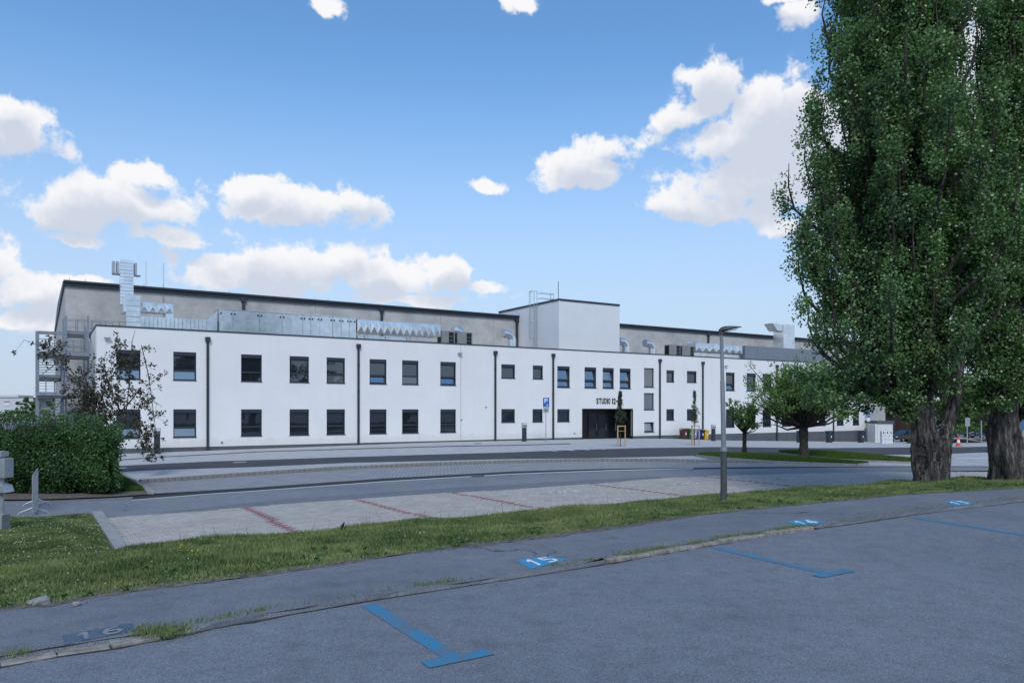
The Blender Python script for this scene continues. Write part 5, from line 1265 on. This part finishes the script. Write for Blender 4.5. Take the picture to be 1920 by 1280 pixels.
def clumps(centers, radii, per, size):
    """leaf positions gathered in clumps; tone from clump + jitter + painted top light"""
    P = []; Tn = []
    for c, r in zip(centers, radii):
        k = max(4, int(per)); d = rng.normal(size=(k,3)); d /= np.linalg.norm(d, axis=1)[:,None]; q = rng.random(k)**.45
        P.append(np.array(c)+d*(np.array(r)*q[:,None])); base = rng.random()
        Tn.append(np.clip(.42*base+.33*rng.random(k)+.28*(d[:,2]*.5+.5)*q-.03, 0, 1))  # clump shading put into the tone: upper and outer leaves lighter
    P = np.concatenate(P); Tn = np.concatenate(Tn); return leafverts(P, size), Tn
def lombardy(root, base, H, Rm, nb, leaf, per, mat, seed, zlow=3.4, stems=((0,0),), lean=None, profile=None, droop=[], clear=(0,0,0)):
    rg = random.Random(seed); br = []; cen = []; rad = []
    prof = profile or (lambda t: Rm*(.55+.45*math.sin(math.pi*min(1, t*1.35+.12)))*(1-max(0, t-.55)*1.5))
    for i in range(nb):
        sx_, sy_ = stems[i%len(stems)]
        z0 = base.z+zlow*.75+rg.random()**1.1*(H*.72-zlow*.7); a = rg.uniform(0, 2*math.pi)
        L = rg.uniform(2.2, 5.0); pts = []; rr = []
        st_ = Vector((base.x+sx_*min(1,(z0-base.z)/5)*1.0, base.y+sy_, z0)); R_end = None
        ro = rg.uniform(.35, 1.0)
        for k in range(6):
            t = k/5; z = z0+L*t; tt = max(0, min(1, (z-base.z)/H)); rm = prof(tt)*ro
            q = rm*min(1, t*1.5)**.8
            pts.append(Vector((st_.x+math.cos(a)*q+rg.uniform(-.05,.05), st_.y+math.sin(a)*q+rg.uniform(-.05,.05), z-.3*(1-t)))); rr.append(.075*(1-t)+.012)
        br.append((pts, rr))
        for k in range(7):
            t = rg.uniform(.25, 1.08); j = min(4, int(t*5)); p = pts[j].lerp(pts[j+1], min(1.2, t*5-j))
            cen.append((p.x+rg.gauss(0,.16), p.y+rg.gauss(0,.16), p.z+rg.gauss(0,.15))); s = rg.uniform(.22,.44); rad.append((s, s, s*1.6))
            if rg.random() < .4:
                e = Vector(cen[-1]); br.append(([p, p.lerp(e, .5), e+Vector((0,0,.25))], [.02,.014,.006]))
    for (dx, dy, z, r_) in droop: cen.append((base.x+dx, base.y+dy, z)); rad.append((r_, r_, r_*.7)); br.append(([Vector((base.x+dx*.35, base.y+dy*.35, z+1.0)), Vector((base.x+dx, base.y+dy, z))], [.04,.01]))
    tubes('branch', br, M_['bark2'], root, 5)
    V, t = clumps(cen, rad, per, leaf); Vq = V.reshape(-1,4,3); c = Vq.mean(1); keep = ~((c[:,0] > clear[0]) & (c[:,0] < clear[1]) & (c[:,2] < clear[2]+.35*np.sin(c[:,0]*3.1)))
    o = npmesh('crown', Vq[keep].reshape(-1,3), 4, mat, root, t[keep]); return o

# poplar one
pb = Hp(1744, 908, 2.42)
pop1 = empty('poplar_tree', pb, 'huge lombardy poplar with forked rugged trunk on the grass strip, nearer the street lamp', 'tree')
s = pb.y/FPX
X = lambda px, py, b=pb: Vector(((px-960)*b.y/FPX, b.y, EYE+(HOR-py)*b.y/FPX))
trunk_mesh('trunk', [X(1744,914), X(1743,880), X(1741,850), X(1732,800), X(1727,740), X(1727,650), X(1730,500), X(1725,250), X(1720,-100)], [.48,.46,.45,.34,.31,.28,.23,.17,.08], M_['bark'], pop1, 56, .10, .12, 3)
trunk_mesh('second_stem', [X(1749,905)+Vector((0,-.1,0)), X(1756,860)+Vector((0,-.1,0)), X(1766,830)+Vector((0,-.05,0)), X(1778,795), X(1791,740), X(1800,650), X(1806,500), X(1815,200)], [.34,.32,.25,.18,.175,.16,.13,.08], M_['bark'], pop1, 36, .10, .05, 9)
trunk_mesh('limb', [X(1733,730), X(1715,700), X(1690,660), X(1660,560), X(1640,420), X(1630,200)], [.26,.22,.17,.14,.10,.05], M_['bark2'], pop1, 16, .05, 0, 5)
trunk_mesh('limb', [X(1735,700), X(1760,640), X(1775,500), X(1770,300), X(1775,0)], [.24,.2,.16,.12,.06], M_['bark2'], pop1, 16, .05, 0, 6)
burr_c = []
mbk = MB()
for k in range(260):     # burrs and shoots on the trunk
    a = random.uniform(math.pi*1.02, math.pi*1.98); z = pb.z+abs(random.gauss(.9, .5)); q = .47*random.uniform(.93,1.06); c = Vector((pb.x-.03+q*math.cos(a), pb.y+q*math.sin(a), z))
    rr = random.uniform(.008,.032)*(1.5 if random.random() < .1 else 1); mbk.tube([c-Vector((math.cos(a),math.sin(a),0))*rr, c, c+Vector((math.cos(a)*rr,math.sin(a)*rr,rr*.5))], [rr, rr*1.05, rr*.2], 6)
shade_auto(mbk.build('burrs', M_['bark'], pop1, recalc=False), 80).__setitem__('kind', 'stuff')
def prof1(t):   # crown half width in metres by height fraction
    return float(np.interp(t, [0,.12,.2,.3,.45,.6,.75,.9,1], [2.2,3.3,3.6,3.45,3.2,2.9,2.45,1.5,.3]))
b1_ = Vector((X(1692,0).x, pb.y, pb.z))
lombardy(pop1, b1_, 21, 4, 330, .082, 122, M_['poplar'], 11, 3.1, clear=(X(1708,0).x, X(1812,0).x, 3.75), stems=((0,0),(.3,.2),(-.4,-.1)), profile=prof1,
         droop=[(-3.0+random.uniform(0,4.8), random.uniform(-1.4,1.4), pb.z+random.uniform(2.45,3.8)+.3*math.sin(_), random.uniform(.25,.45)) for _ in range(100)])
# poplar two
pb2 = Hp(1890, 905, 2.42); X2 = lambda px, py: X(px, py, pb2)
pop2 = empty('poplar_tree', pb2, 'second huge poplar with leaning rugged trunk, cut off by the right picture edge', 'tree')
trunk_mesh('trunk', [X2(1902,912), X2(1895,890), X2(1886,850), X2(1881,800), X2(1886,755), X2(1900,650), X2(1915,450), X2(1930,100)], [.62,.54,.46,.40,.36,.28,.18,.1], M_['bark'], pop2, 48, .10, .3, 21)
mbk = MB()
for k in range(60):
    a = random.uniform(math.pi*1.02, math.pi*1.98); z = pb2.z+random.uniform(.6, 2.1); q = .43*random.uniform(.93,1.06); c = Vector((pb2.x-.08+q*math.cos(a), pb2.y+q*math.sin(a), z))
    rr = random.uniform(.008,.032)*(1.5 if random.random() < .1 else 1); mbk.tube([c-Vector((math.cos(a),math.sin(a),0))*rr, c, c+Vector((math.cos(a)*rr,math.sin(a)*rr,rr*.5))], [rr, rr*1.05, rr*.2], 6)
shade_auto(mbk.build('burrs', M_['bark'], pop2, recalc=False), 80).__setitem__('kind', 'stuff')
def prof2(t): return float(np.interp(t, [0,.12,.2,.3,.45,.6,.75,.9,1], [1.2,1.9,2.0,1.9,1.75,1.6,1.3,.9,.3]))
b2_ = Vector((X2(1932,0).x, pb2.y+.6, pb2.z))
lombardy(pop2, b2_, 20, 2, 200, .082, 118, M_['poplar'], 12, 3.0, profile=prof2, clear=(X2(1700,0).x, X2(1990,0).x, 3.25), droop=[(random.uniform(-2.1,.9), random.uniform(-1.6,.3), pb2.z+2.5+5.5*random.random()**1.4, random.uniform(.3,.5)) for _ in range(260)])

# vase-shaped trees on the island
def vase(b, H, Wd, hfork, nb, leaf, per, mat, lab, trunk_r, seed, rise=.75, low=.0):
    rg = random.Random(seed); r = empty('round_tree', b, lab, 'tree'); fork = b+Vector((0,0,hfork))
    trunk_mesh('trunk', [b-Vector((0,0,.1)), b+Vector((0,0,hfork*.5)), fork+Vector((0,0,.1))], [trunk_r*1.15, trunk_r*.9, trunk_r], M_['bark2'], r, 16, .07, .35, seed)
    br = []; cen = []; rad = []
    for i in range(nb):
        a = 2*math.pi*i/nb*2.4+rg.uniform(-.3,.3); rr = Wd*rg.uniform(.35,1)
        ez = hfork+(H-hfork)*(rg.uniform(low, 1) if rr > Wd*.6 else rg.uniform(.5, 1))
        e = b+Vector((math.cos(a)*rr, math.sin(a)*rr, ez)); m1 = fork.lerp(e, .45)+Vector((0,0,-(H-hfork)*.06)); m2 = fork.lerp(e, .78)
        br.append(([fork, m1, m2, e], [trunk_r*.42, trunk_r*.22, trunk_r*.12, .008]))
        for k in range(5):
            st = fork.lerp(e, rg.uniform(.45,.95)); e2 = st+Vector((rg.gauss(0,.35)*Wd*.3, rg.gauss(0,.35)*Wd*.3, rg.uniform(.0,.35)*(H-hfork)*.5)); br.append(([st, st.lerp(e2,.5), e2], [.02,.012,.005]))
            for q in (.5, 1.0): c = st.lerp(e2, q); cen.append(tuple(c)); s_ = rg.uniform(.16,.34)*Wd/3.2; rad.append((s_*1.2, s_*1.2, s_))
    tubes('branch', br, M_['bark2'], r, 5)
    V, t = clumps(cen, rad, per, leaf); npmesh('crown', V, 4, mat, r, t); return r
bt = G(1507, 861); vase(bt, EYE+(HOR-672)*bt.y/FPX-bt.z, 112*bt.y/FPX, (861-800)*bt.y/FPX, 104, .095, 21, M_['round'], 'broad round light-green tree with short trunk on the grass island', .25, 5, low=.02)
bs = G(1396, 855); vase(bs, EYE+(HOR-745)*bs.y/FPX-bs.z, 38*bs.y/FPX, (855-812)*bs.y/FPX, 34, .09, 13, M_['round'], 'small sparse tree at the left tip of the grass island beside the lamp', .13, 8, low=.15)
# a reddish dying twig bunch is left as leaf colour variation in the poplar

# staked young trees
def staked(px, pb_, lab, dens, seed, lean=0):
    rg = random.Random(seed); b = G(px, pb_); s = b.y/FPX; r = empty('young_tree', b, lab, 'tree', 'staked young trees on the forecourt')
    Ht = (pb_-735)*s; br = [([b, b+Vector((0,0,Ht*.4)), b+Vector((.05*lean,0,Ht))], [.035,.028,.008])]; cen = []; rad = []
    for i in range(80):
        t = rg.random(); z = Ht*(.40+.58*t); w = 12*s*float(np.interp(t, [0,.25,.45,.6,1], [.75,.95,.5,.28,.1])); a = rg.uniform(0, 6.28); q = w*rg.random()**.5
        e = b+Vector((math.cos(a)*q, math.sin(a)*q, z+.15)); br.append(([b+Vector((0,0,z-q*.8)), e], [.012,.004])); cen.append(tuple(e)); rr = .13; rad.append((rr, rr, rr*1.3))
    tubes('trunk', br, M_['bark2'], r, 5); V, t = clumps(cen, rad, dens, .075); npmesh('crown', V, 4, M_['young'], r, t)
    st_ = empty('tree_stakes', b, lab.replace('young columnar tree', 'three pale wooden stakes tied round the young tree').replace('thin young tree', 'three pale wooden stakes tied round the thin tree'), 'tree stakes', 'wooden tree stakes on the forecourt')
    hs = (pb_-797)*s; c = []
    for k in range(3): a = R(90+120*k+20); q = b+Vector((math.cos(a)*.38, math.sin(a)*.38, 0)); c.append(q+Vector((0,0,hs))); p = MB(); p.tube([q, q+Vector((0,0,hs))], .045, 8); p.build('stake', M_['wood'], st_)
    for k in range(3):
        for zq in (-.06, -.45): p = MB(); p.bar(c[k]+Vector((0,0,zq)), c[(k+1)%3]+Vector((0,0,zq)), .03, .08 if zq > -.1 else .03); p.build('crossbar', M_['wood'], st_)
staked(1163, 837, 'young columnar tree in front of the black entrance', 34, 3)
staked(1302, 834.5, 'thin young tree in front of the coloured bins', 15, 4)

# hedge: leaf shell over a bulky rounded block
hb = G(100, 928); hc = []; 
hroot = empty('hedge', hb, 'large bushy dark green hedge block at the left picture side', 'hedge')
hx0, hx1, hy0, hy1, hz1 = G(-160, 925).x, (214-960)/FPX*26.4, 26.3, 29.8, 2.36
def hedge_pt(n):
    u = rng.random(n); v = rng.random(n); f = rng.random(n); P = np.zeros((n,3)); N_ = np.zeros((n,3))
    a = f < .60; b_ = (f >= .60) & (f < .80); c = f >= .80
    P[a] = np.stack([hx0+(hx1-hx0)*u[a], np.full(a.sum(), hy0), hz1*v[a]**.9], 1); N_[a] = (0,-1,0)
    P[b_] = np.stack([hx0+(hx1-hx0)*u[b_], hy0+(hy1-hy0)*v[b_], np.full(b_.sum(), hz1)], 1); N_[b_] = (0,0,1)
    P[c] = np.stack([np.full(c.sum(), hx1), hy0+(hy1-hy0)*u[c], hz1*v[c]], 1); N_[c] = (1,0,0)
    return P, N_
n = 200000; P, Nn = hedge_pt(n)
# pull every point towards a superellipsoid so that all edges are round
ex = np.clip((P[:,0]-(hx1-1.3))/1.3, 0, 1); ey = np.clip(1-(P[:,1]-hy0)/1.2, 0, 1); ez = np.clip((P[:,2]-(hz1-.75))/.75, 0, 1)
L = (ex**3+ey**3+ez**3)**(1/3); L = np.maximum(L, 1e-6); k_ = np.where(L > 1, 1/L, 1)
P[:,0] -= 1.3*ex*(1-k_); P[:,1] += 1.2*ey*(1-k_); P[:,2] -= .75*ez*(1-k_)
x, y, z = P.T
bl = .26*np.sin(x*.9+1+.5*np.sin(z*2))+.17*np.sin(x*2.3+z*2.1+y)+.12*np.sin(z*3.7+x*1.3)+.09*np.sin(y*3+x*4.1+z)+.07*np.sin(x*8+z*6+np.sin(y*5))
low_ = np.clip((.8-z)/.8, 0, 1)
dirn = Nn*1.0; dirn[:,0] += .6*ex; dirn[:,1] -= .6*ey; dirn[:,2] += .6*ez; dirn /= np.linalg.norm(dirn, axis=1)[:,None]
P += dirn*(bl-.35*low_+rng.normal(size=n)*.09-np.abs(rng.normal(size=n))*.16)[:,None]
P[:,2] = np.where(P[:,2] < .05, .05+rng.random(n)*.4, P[:,2])
P[:,0] -= (P[:,1]-hy0)*.62            # the hedge runs parallel to the building, so its end slants back to the left
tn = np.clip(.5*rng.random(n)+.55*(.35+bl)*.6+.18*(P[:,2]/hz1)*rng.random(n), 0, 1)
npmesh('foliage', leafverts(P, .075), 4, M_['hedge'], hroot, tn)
SH = lambda x, y, z: (x-(y-hy0)*.62, y, z)
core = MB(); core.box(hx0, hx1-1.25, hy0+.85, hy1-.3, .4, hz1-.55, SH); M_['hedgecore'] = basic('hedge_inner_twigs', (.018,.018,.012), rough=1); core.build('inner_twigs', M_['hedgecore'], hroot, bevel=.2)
br = []
for k in range(80):
    x_ = random.uniform(hx0, hx1-.3); y_ = random.uniform(hy0+.3, hy0+1.4); br.append(([Vector(SH(x_, y_, 0)), Vector(SH(x_+random.gauss(0,.1), y_-.1, .5)), Vector(SH(x_+random.gauss(0,.3), y_-.2, 1.1))], [.035,.025,.01]))
cen = []
for k in range(70):   # wispy shoots on the right end and top
    y_ = random.uniform(hy0+.4, hy1); z_ = random.uniform(.8, 2.2); e = Vector(SH(hx1+random.uniform(.1,.5), y_-.1, z_+random.uniform(.1,.5))); br.append(([Vector(SH(hx1-.4, y_, z_)), e], [.012,.004])); cen.append(tuple(e))
for k in range(220):
    x_ = random.uniform(hx0, hx1-.3); y_ = random.uniform(hy0+.3, hy1); e = Vector(SH(x_+random.gauss(0,.1), y_, hz1+.1+random.uniform(.05,.35))); br.append(([Vector(SH(x_, y_, hz1-.3)), e], [.01,.004])); cen.append(tuple(e))
tubes('stem', br, M_['bark2'], hroot, 5)['kind'] = 'stuff'
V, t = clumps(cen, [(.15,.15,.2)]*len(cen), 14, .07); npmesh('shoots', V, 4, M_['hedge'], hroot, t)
# soil & grass behind hedge
loft('hedge_soil', G_([(-200,940),(100,936),(200,932),(283,927)]), G_([(-200,905),(100,900),(225,893),(262,912)]), M_['soil'], 30, 3, follow=.02)
loft('corner_lawn', G_([(180,921),(240,920),(270,920)]), G_([(150,880),(200,882),(217,886)]), M_['grassground'], 20, 4, follow=.03)

# copper weeping tree
Yc = 34.; cr = empty('copper_tree', GX(222, Yc), 'sparse dark copper-leaved weeping tree rising behind the hedge', 'tree')
cp = lambda px, py, dy=0: Vector(((px-960)/FPX*Yc, Yc+dy, EYE+(HOR-py)/FPX*Yc))
br = []; cen = []; rad = []
main = [[(205,860),(232,800),(241,720),(245,640),(250,618)], [(235,790),(215,745),(200,700),(188,672)], [(232,800),(190,770),(160,715),(128,680),(100,655),(66,640)],
        [(238,760),(260,735),(282,745),(310,762)], [(241,700),(222,670),(228,640)], [(243,680),(262,650),(270,700),(272,740),(278,820)], [(215,820),(180,790),(150,740),(125,735)], [(230,790),(250,790),(268,820),(282,855)], [(205,800),(175,740),(150,700),(140,680)],
        [(235,770),(270,800),(285,850)], [(200,790),(190,740),(185,700)], [(130,680),(110,660),(84,638)],[(210,800),(165,780),(140,775)]]
for mpx in main:
    dy = random.uniform(-1,1); pts = [cp(a, b_, dy*i/len(mpx)) for i, (a, b_) in enumerate(mpx)]; rr = np.linspace(.035, .008, len(pts)); br.append((pts, list(rr)))
    Q = resample(pts, 22)
    for i, q in enumerate(Q[3:]):
        for _ in range(random.choice((0,1,3,3))):
            e = q+Vector((random.gauss(0,.22), random.gauss(0,.38), random.gauss(-.08,.26))); br.append(([q, e], [.008,.003])); cen.append(tuple(e)); s_ = random.uniform(.10,.2); rad.append((s_, s_, s_*1.2))
for _ in range(60): c = cp(random.gauss(208,20), random.gauss(742,26), random.gauss(0,.6)); cen.append(tuple(c)); rad.append((.2,.2,.2))
for _ in range(60): c = cp(random.gauss(155,17), random.gauss(748,18), random.gauss(0,.6)); cen.append(tuple(c)); rad.append((.2,.2,.2))
tubes('branch', br, M_['bark2'], cr, 5); V, t = clumps(cen, rad, 12, .10); npmesh('crown', V, 4, M_['copper'], cr, t)

# background trees
def bgtree(px, Y, H, Wd, lab, seed, mat='bgleaf', n=60, leaf=.35, group=None, per=60, trunk=True):
    rg = random.Random(seed); b = GX(px, Y); r = empty('background_tree', b, lab, 'tree', group); br = [([b, b+Vector((0,0,H*.5))], [.18,.1])]; cen = []; rad = []
    for i in range(n):
        a = rg.uniform(0, 6.28); z = rg.uniform(.22, .97); w = Wd*math.sin(math.pi*min(.95, max(.12, z*.85+.12)))*rg.random()**.4
        c = b+Vector((math.cos(a)*w, math.sin(a)*w, H*z)); cen.append(tuple(c)); s_ = rg.uniform(.12,.22)*Wd; rad.append((s_,s_,s_*.8)); br.append(([b+Vector((0,0,H*z*.6)), c], [.06,.02]))
    tubes('trunk', br, M_['bark2'], r, 4); V, t = clumps(cen, rad, per, leaf); npmesh('crown', V, 4, M_[mat], r, t)
bgtree(1775, 84, 7.5, 3.6, 'bright green tree seen through the fork of the first poplar', 1)
bgtree(1815, 100, 8.5, 4.2, 'green tree above the sign plate between the poplars', 2)
bgtree(1850, 92, 7.8, 3.4, 'green tree just left of the second poplar trunk', 3)
bgtree(1905, 140, 10, 6, 'far green tree above the grey garage at the right edge', 4)
bgtree(1700, 125, 12, 6, 'dark green tree rising over the slatted building', 5)
bgtree(1660, 135, 11, 6, 'dark green tree behind the slatted building, farther left', 6)
bgtree(1960, 120, 10, 6, 'green tree at the far right edge beyond the van', 7)
bgtree(48, 150, 5.6, 2.2, 'small slender green tree in front of the distant flats', 8, n=30, leaf=.3, per=40)
bgtree(62, 155, 4.6, 2.4, 'bushy green tree before the distant flats beside the stair post', 9, n=30, leaf=.3, per=40)
bgtree(108, 140, 4.8, 3.0, 'dark green bush seen under the lowest stair landing', 10, n=30, leaf=.3, per=40)
bgtree(25, 145, 3.2, 2.6, 'low round green tree in front of the distant flats', 13, n=30, leaf=.3, per=40)
# trees across the road behind the viewer (seen mirrored in the windows)
tr = []
for i in range(16):
    x_ = -76+i*10+random.uniform(-2,2); y_ = -34-x_*-.25+random.uniform(-3,3); b = Vector((x_, y_, .9)); r = empty('street_tree', b, 'dark green roadside tree across the road behind the viewer', 'tree', 'roadside trees behind the viewer')
    H = random.uniform(13,18); cen = []; rad = []
    for k in range(36): a = random.uniform(0,6.28); z = random.uniform(.18,.95); w = 5.5*math.sin(math.pi*min(.95,z))*random.random()**.4; cen.append((b.x+math.cos(a)*w, b.y+math.sin(a)*w, b.z+H*z)); rad.append((1.6,1.6,1.4))
    tubes('trunk', [([b, b+Vector((0,0,H*.6))], [.3,.15])], M_['bark2'], r, 6); V, t = clumps(cen, rad, 45, .8); npmesh('crown', V, 4, M_['bgleaf'], r, t)

# ---- grass blades
def blades(P, h, mat, name, tone, w=.006, kind='stuff'):
    n = len(P); a = rng.random(n)*2*math.pi; lean = rng.normal(size=(n,2))*.35; hh = h*(.5+rng.random(n))
    d = np.stack([np.cos(a), np.sin(a), np.zeros(n)], 1)*(w*(.7+.8*rng.random(n)))[:,None]
    V = np.empty((n,3,3)); V[:,0] = P-d; V[:,1] = P+d; V[:,2] = P+np.stack([lean[:,0]*hh, lean[:,1]*hh, hh], 1)
    o = npmesh(name, V.reshape(-1,3), 3, mat, None, tone); o['kind'] = kind; return o
def noise2(x, y): return .5+.25*np.sin(x*1.7+1.1*np.sin(y*1.3))+.25*np.sin(y*2.3+1.7*np.sin(x*.9+2))
BWa = np.array([tuple(p) for p in BW]); BCa = np.array([tuple(p) for p in BC])
def banksample(n, tmax=1.12):
    # density follows the view: more where it is near
    s = rng.random(n)*199; k = np.minimum(s.astype(int), 198); f = (s-k)[:,None]; t = (rng.random(n)*(tmax)-.02)[:,None]
    P = (BWa[k]*(1-f)+BWa[k+1]*f)*(1-t)+(BCa[k]*(1-f)+BCa[k+1]*f)*t
    P[:,2] += (.035*np.sin(P[:,0]*1.3+P[:,1]*.7)+.02*np.sin(P[:,0]*3.1-P[:,1]*2.3))*np.minimum(1, t[:,0]*3)+.015
    over = np.maximum(0, t[:,0]-1); P[:,2] -= over*3.0*.5
    return P, t[:,0]
px_of = lambda P: 960+FPX*P[:,0]/np.maximum(P[:,1], .5)
P, t = banksample(900000); m_ = (P[:,1] > 4) & (np.abs(px_of(P)-960) < 1060)
m_ &= rng.random(len(P)) < np.clip((t+.03)/.09, .3, 1)*(.55+.6*noise2(P[:,0]*1.3, P[:,1]*1.3))
P = P[m_]; t = t[m_]
tone = np.clip(.20+.38*rng.random(len(P))+.35*(noise2(P[:,0]*.8, P[:,1]*.8)-.5)+.38*(noise2(P[:,0]*3.3+2, P[:,1]*3.7)-.5)+.15*(rng.random(len(P)) < .12), 0, 1)
dist = np.hypot(P[:,0], P[:,1]); hgt = .075*(.6+.8*noise2(P[:,0]*2.1+5, P[:,1]*2.1))*np.clip(.35+t*2.2, .35, 1)*.85
blades(P, hgt, M_['grass'], 'grass_blades', tone, w=.004+.0003*dist)
# left lawn
n = 380000; s_ = rng.random(n); t_ = rng.random(n)
LAa = np.array([tuple(q) for q in LAp]); LBa, LBb = [np.array(tuple(q)) for q in LB]
i_ = s_*58.999; k_ = i_.astype(int); f_ = (i_-k_)[:,None]
P = (LAa[k_]*(1-f_)+LAa[k_+1]*f_)*(1-t_[:,None])+(LBa*(1-s_[:,None])+LBb*s_[:,None])*t_[:,None]
dk = np.abs((P[:,0]-kA.x)*kd.y-(P[:,1]-kA.y)*kd.x); fall = np.minimum(1, .12+dk/1.0)
P[:,2] = (EYE-CRESTH)*(1-t_)**.9*fall+(.035*np.sin(P[:,0]*1.3+P[:,1]*.7)+.02*np.sin(P[:,0]*3.1-P[:,1]*2.3))*.8*fall
m_ = (px_of(P) > -60) & (dk > .16); P = P[m_]
tone = np.clip(.16+.38*rng.random(len(P))+.3*(noise2(P[:,0]*.9, P[:,1]*.9)-.5)+.35*(noise2(P[:,0]*3.3+2, P[:,1]*3.7)-.5), 0, 1)
blades(P, .055*(.6+.8*noise2(P[:,0]*2, P[:,1]*2)), M_['grass'], 'lawn_grass', tone, w=.009)
# clover flower heads, in loose drifts
P1, t1 = banksample(9000, 1.0); P1 = P1[(P1[:,1] > 4) & (px_of(P1) < 1400) & (px_of(P1) > -40)]
keep = rng.random(len(P1)) < np.clip((noise2(P1[:,0]*1.1+3, P1[:,1]*1.1)-.45)*1.2, .02, 1)*np.clip((900-px_of(P1))/900+.15, .08, 1); P1 = P1[keep]
P2 = P[rng.integers(0, len(P), 800)]; Pc = np.concatenate([P1, P2]); Pc[:,2] += .075
o = npmesh('clover_flowers', leafverts(Pc, .024), 4, M_['cloverw']); o['kind'] = 'stuff'
# broad-leaved weeds hugging verge, kerb and joints
def weeds(C_, r, per, size, name, mat='grass'):
    V, t = clumps(C_, r, per, size); V = V.copy(); o = npmesh(name, V, 4, M_[mat], None, t); o['kind'] = 'stuff'; return o
Cw = []; Rw = []
for k in range(230):
    q = bankpt(random.uniform(.1,.62), abs(random.gauss(0,.22))); Cw.append((q.x, q.y, q.z+.03)); s__ = random.uniform(.04,.13); Rw.append((s__, s__, .045))
weeds(Cw, Rw, 30, .045, 'verge_weeds', 'hedge')
Pk = []; cj = resample([p+cn*.16 for p in cin], 400)
for i, q in enumerate(cj):
    px = 960+FPX*q.x/q.y if q.y > 2 else -999
    if px < -50 or px > 2000: continue
    dens = 0
    if 20 < px < 60: dens = 60
    if 290 < px < 470: dens = 26
    if 470 < px < 900: dens = 30 if math.sin(i*.9)+math.sin(i*.37) > .3 else 4
    if 1040 < px < 1520: dens = 45 if math.sin(i*1.3)+math.sin(i*.5) > -.4 else 8
    if px >= 1520: dens = 6
    for _ in range(dens): Pk.append((q.x+random.gauss(0,.07), q.y+random.gauss(0,.05), q.z+.0))
for _ in range(500):
    b_ = Hp(random.gauss(300,30), random.gauss(1183,6), WALKH); Pk.append(tuple(b_))
Pk = np.array(Pk); Pk = np.repeat(Pk, 2, 0)+rng.normal(size=(len(Pk)*2,3))*np.array([.03,.02,0]); blades(Pk, .032, M_['grass'], 'kerb_weeds', np.clip(.1+.6*rng.random(len(Pk)), 0, 1), w=.004)
# island grass
for k, (A, B) in enumerate((isl1, isl2)):
    A_ = np.array([tuple(p) for p in A]); B_ = np.array([tuple(p) for p in B]); n = 60000; s_ = rng.random(n)*48.99; i_ = s_.astype(int); f = (s_-i_)[:,None]; t_ = rng.random(n)[:,None]
    P = (A_[i_]*(1-f)+A_[i_+1]*f)*(1-t_)+(B_[i_]*(1-f)+B_[i_+1]*f)*t_; P[:,2] = T(P[:,0], P[:,1])+.09+.16*np.sin(math.pi*t_[:,0])*np.sin(math.pi*np.minimum(1, s_/49))
    blades(P, .10, M_['lawn'], 'island_grass', np.clip(.2+.5*rng.random(n), 0, 1), w=.02)
# corner lawn beside the hedge
n = 30000; A = np.array([tuple(G(200,922)), tuple(G(272,921))]); B = np.array([tuple(G(185,884)), tuple(G(217,887))]); s_ = rng.random(n)[:,None]; t_ = rng.random(n)[:,None]
P = (A[0]*(1-s_)+A[1]*s_)*(1-t_)+(B[0]*(1-s_)+B[1]*s_)*t_; blades(P, .12, M_['lawn'], 'corner_grass', np.clip(.1+.4*rng.random(n), 0, 1), w=.014)
# tall seed stalks against the paving
Q = []
for k in range(260):
    q = bankpt(random.uniform(.18,.6), random.uniform(.75,1.02)); Q.append(tuple(q))
Q = np.array(Q); blades(Q, .26, M_['grass'], 'seed_stalks', np.full(len(Q), .35), w=.006)
# yellow wildflower by the kerb of the car park
q = Hp(350, 1056, 2.35); yf = empty('yellow_wildflower', q, 'small clump of yellow wildflowers in the grass strip', 'flower')
br = []; cen = []
for k in range(16): e = q+Vector((random.gauss(0,.09), random.gauss(0,.08), random.uniform(.12,.3))); br.append(([q, e], [.004,.002])); cen.append(tuple(e))
tubes('stem', br, M_['bgleaf'], yf, 4)['kind'] = 'stuff'; V, t = clumps(cen, [(.014,.014,.01)]*len(cen), 5, .02); npmesh('blossom', V, 4, M_['yellow'], yf, t)
q = Hp(640, 996, 2.42); pw = empty('grey_weed', q, 'pale spiky weed at the edge of the car park paving', 'plant')
mb = MB()
for k in range(11): a = random.uniform(0, 6.28); e = q+Vector((math.cos(a)*.16, math.sin(a)*.1, random.uniform(.08,.24))); sd2 = Vector((-math.sin(a), math.cos(a), 0))*.018; mb.poly([q-sd2*.3, q.lerp(e,.6)-sd2, e, q.lerp(e,.6)+sd2])
mb.build('leaf', M_['young'], pw, recalc=False)
# loose stones where the verge crumbles
M_['stone'] = basic('verge_stone', (.30,.31,.32), (.2,.2,.2), rough=.9, scale=12, bs=.5)
for (px, py, r_, lab) in ((78,1127,.10,'pale lump of rubble lying at the verge in the lower left corner'), (143,1131,.045,'dark pebble beside the pale rubble at the verge'), (58,1129,.05,'small grey stone left of the pale rubble at the verge')):
    c = Hp(px, py, WALKH-.02); bm = bmesh.new(); bmesh.ops.create_icosphere(bm, subdivisions=2, radius=r_)
    for v_ in bm.verts: v_.co *= random.uniform(.8,1.15); v_.co.z *= .55
    me = bpy.data.meshes.new('stone'); bm.to_mesh(me); bm.free(); me.materials.append(M_['stone']); link(tag(bpy.data.objects.new('stone', me), lab, 'stone'), None, c)
# manhole-like covers on the forecourt
for px, py in ((896,831.5),(895,893)):
    c = G(px, py, .03); mb = MB(); mb.tube([c, c+Vector((0,0,.006))], .32, 20); mb.build('drain_cover', M_['plinth'], label='round dark drain cover set in the '+('pale forecourt paving' if py < 860 else 'driveway asphalt'), cat='drain cover')
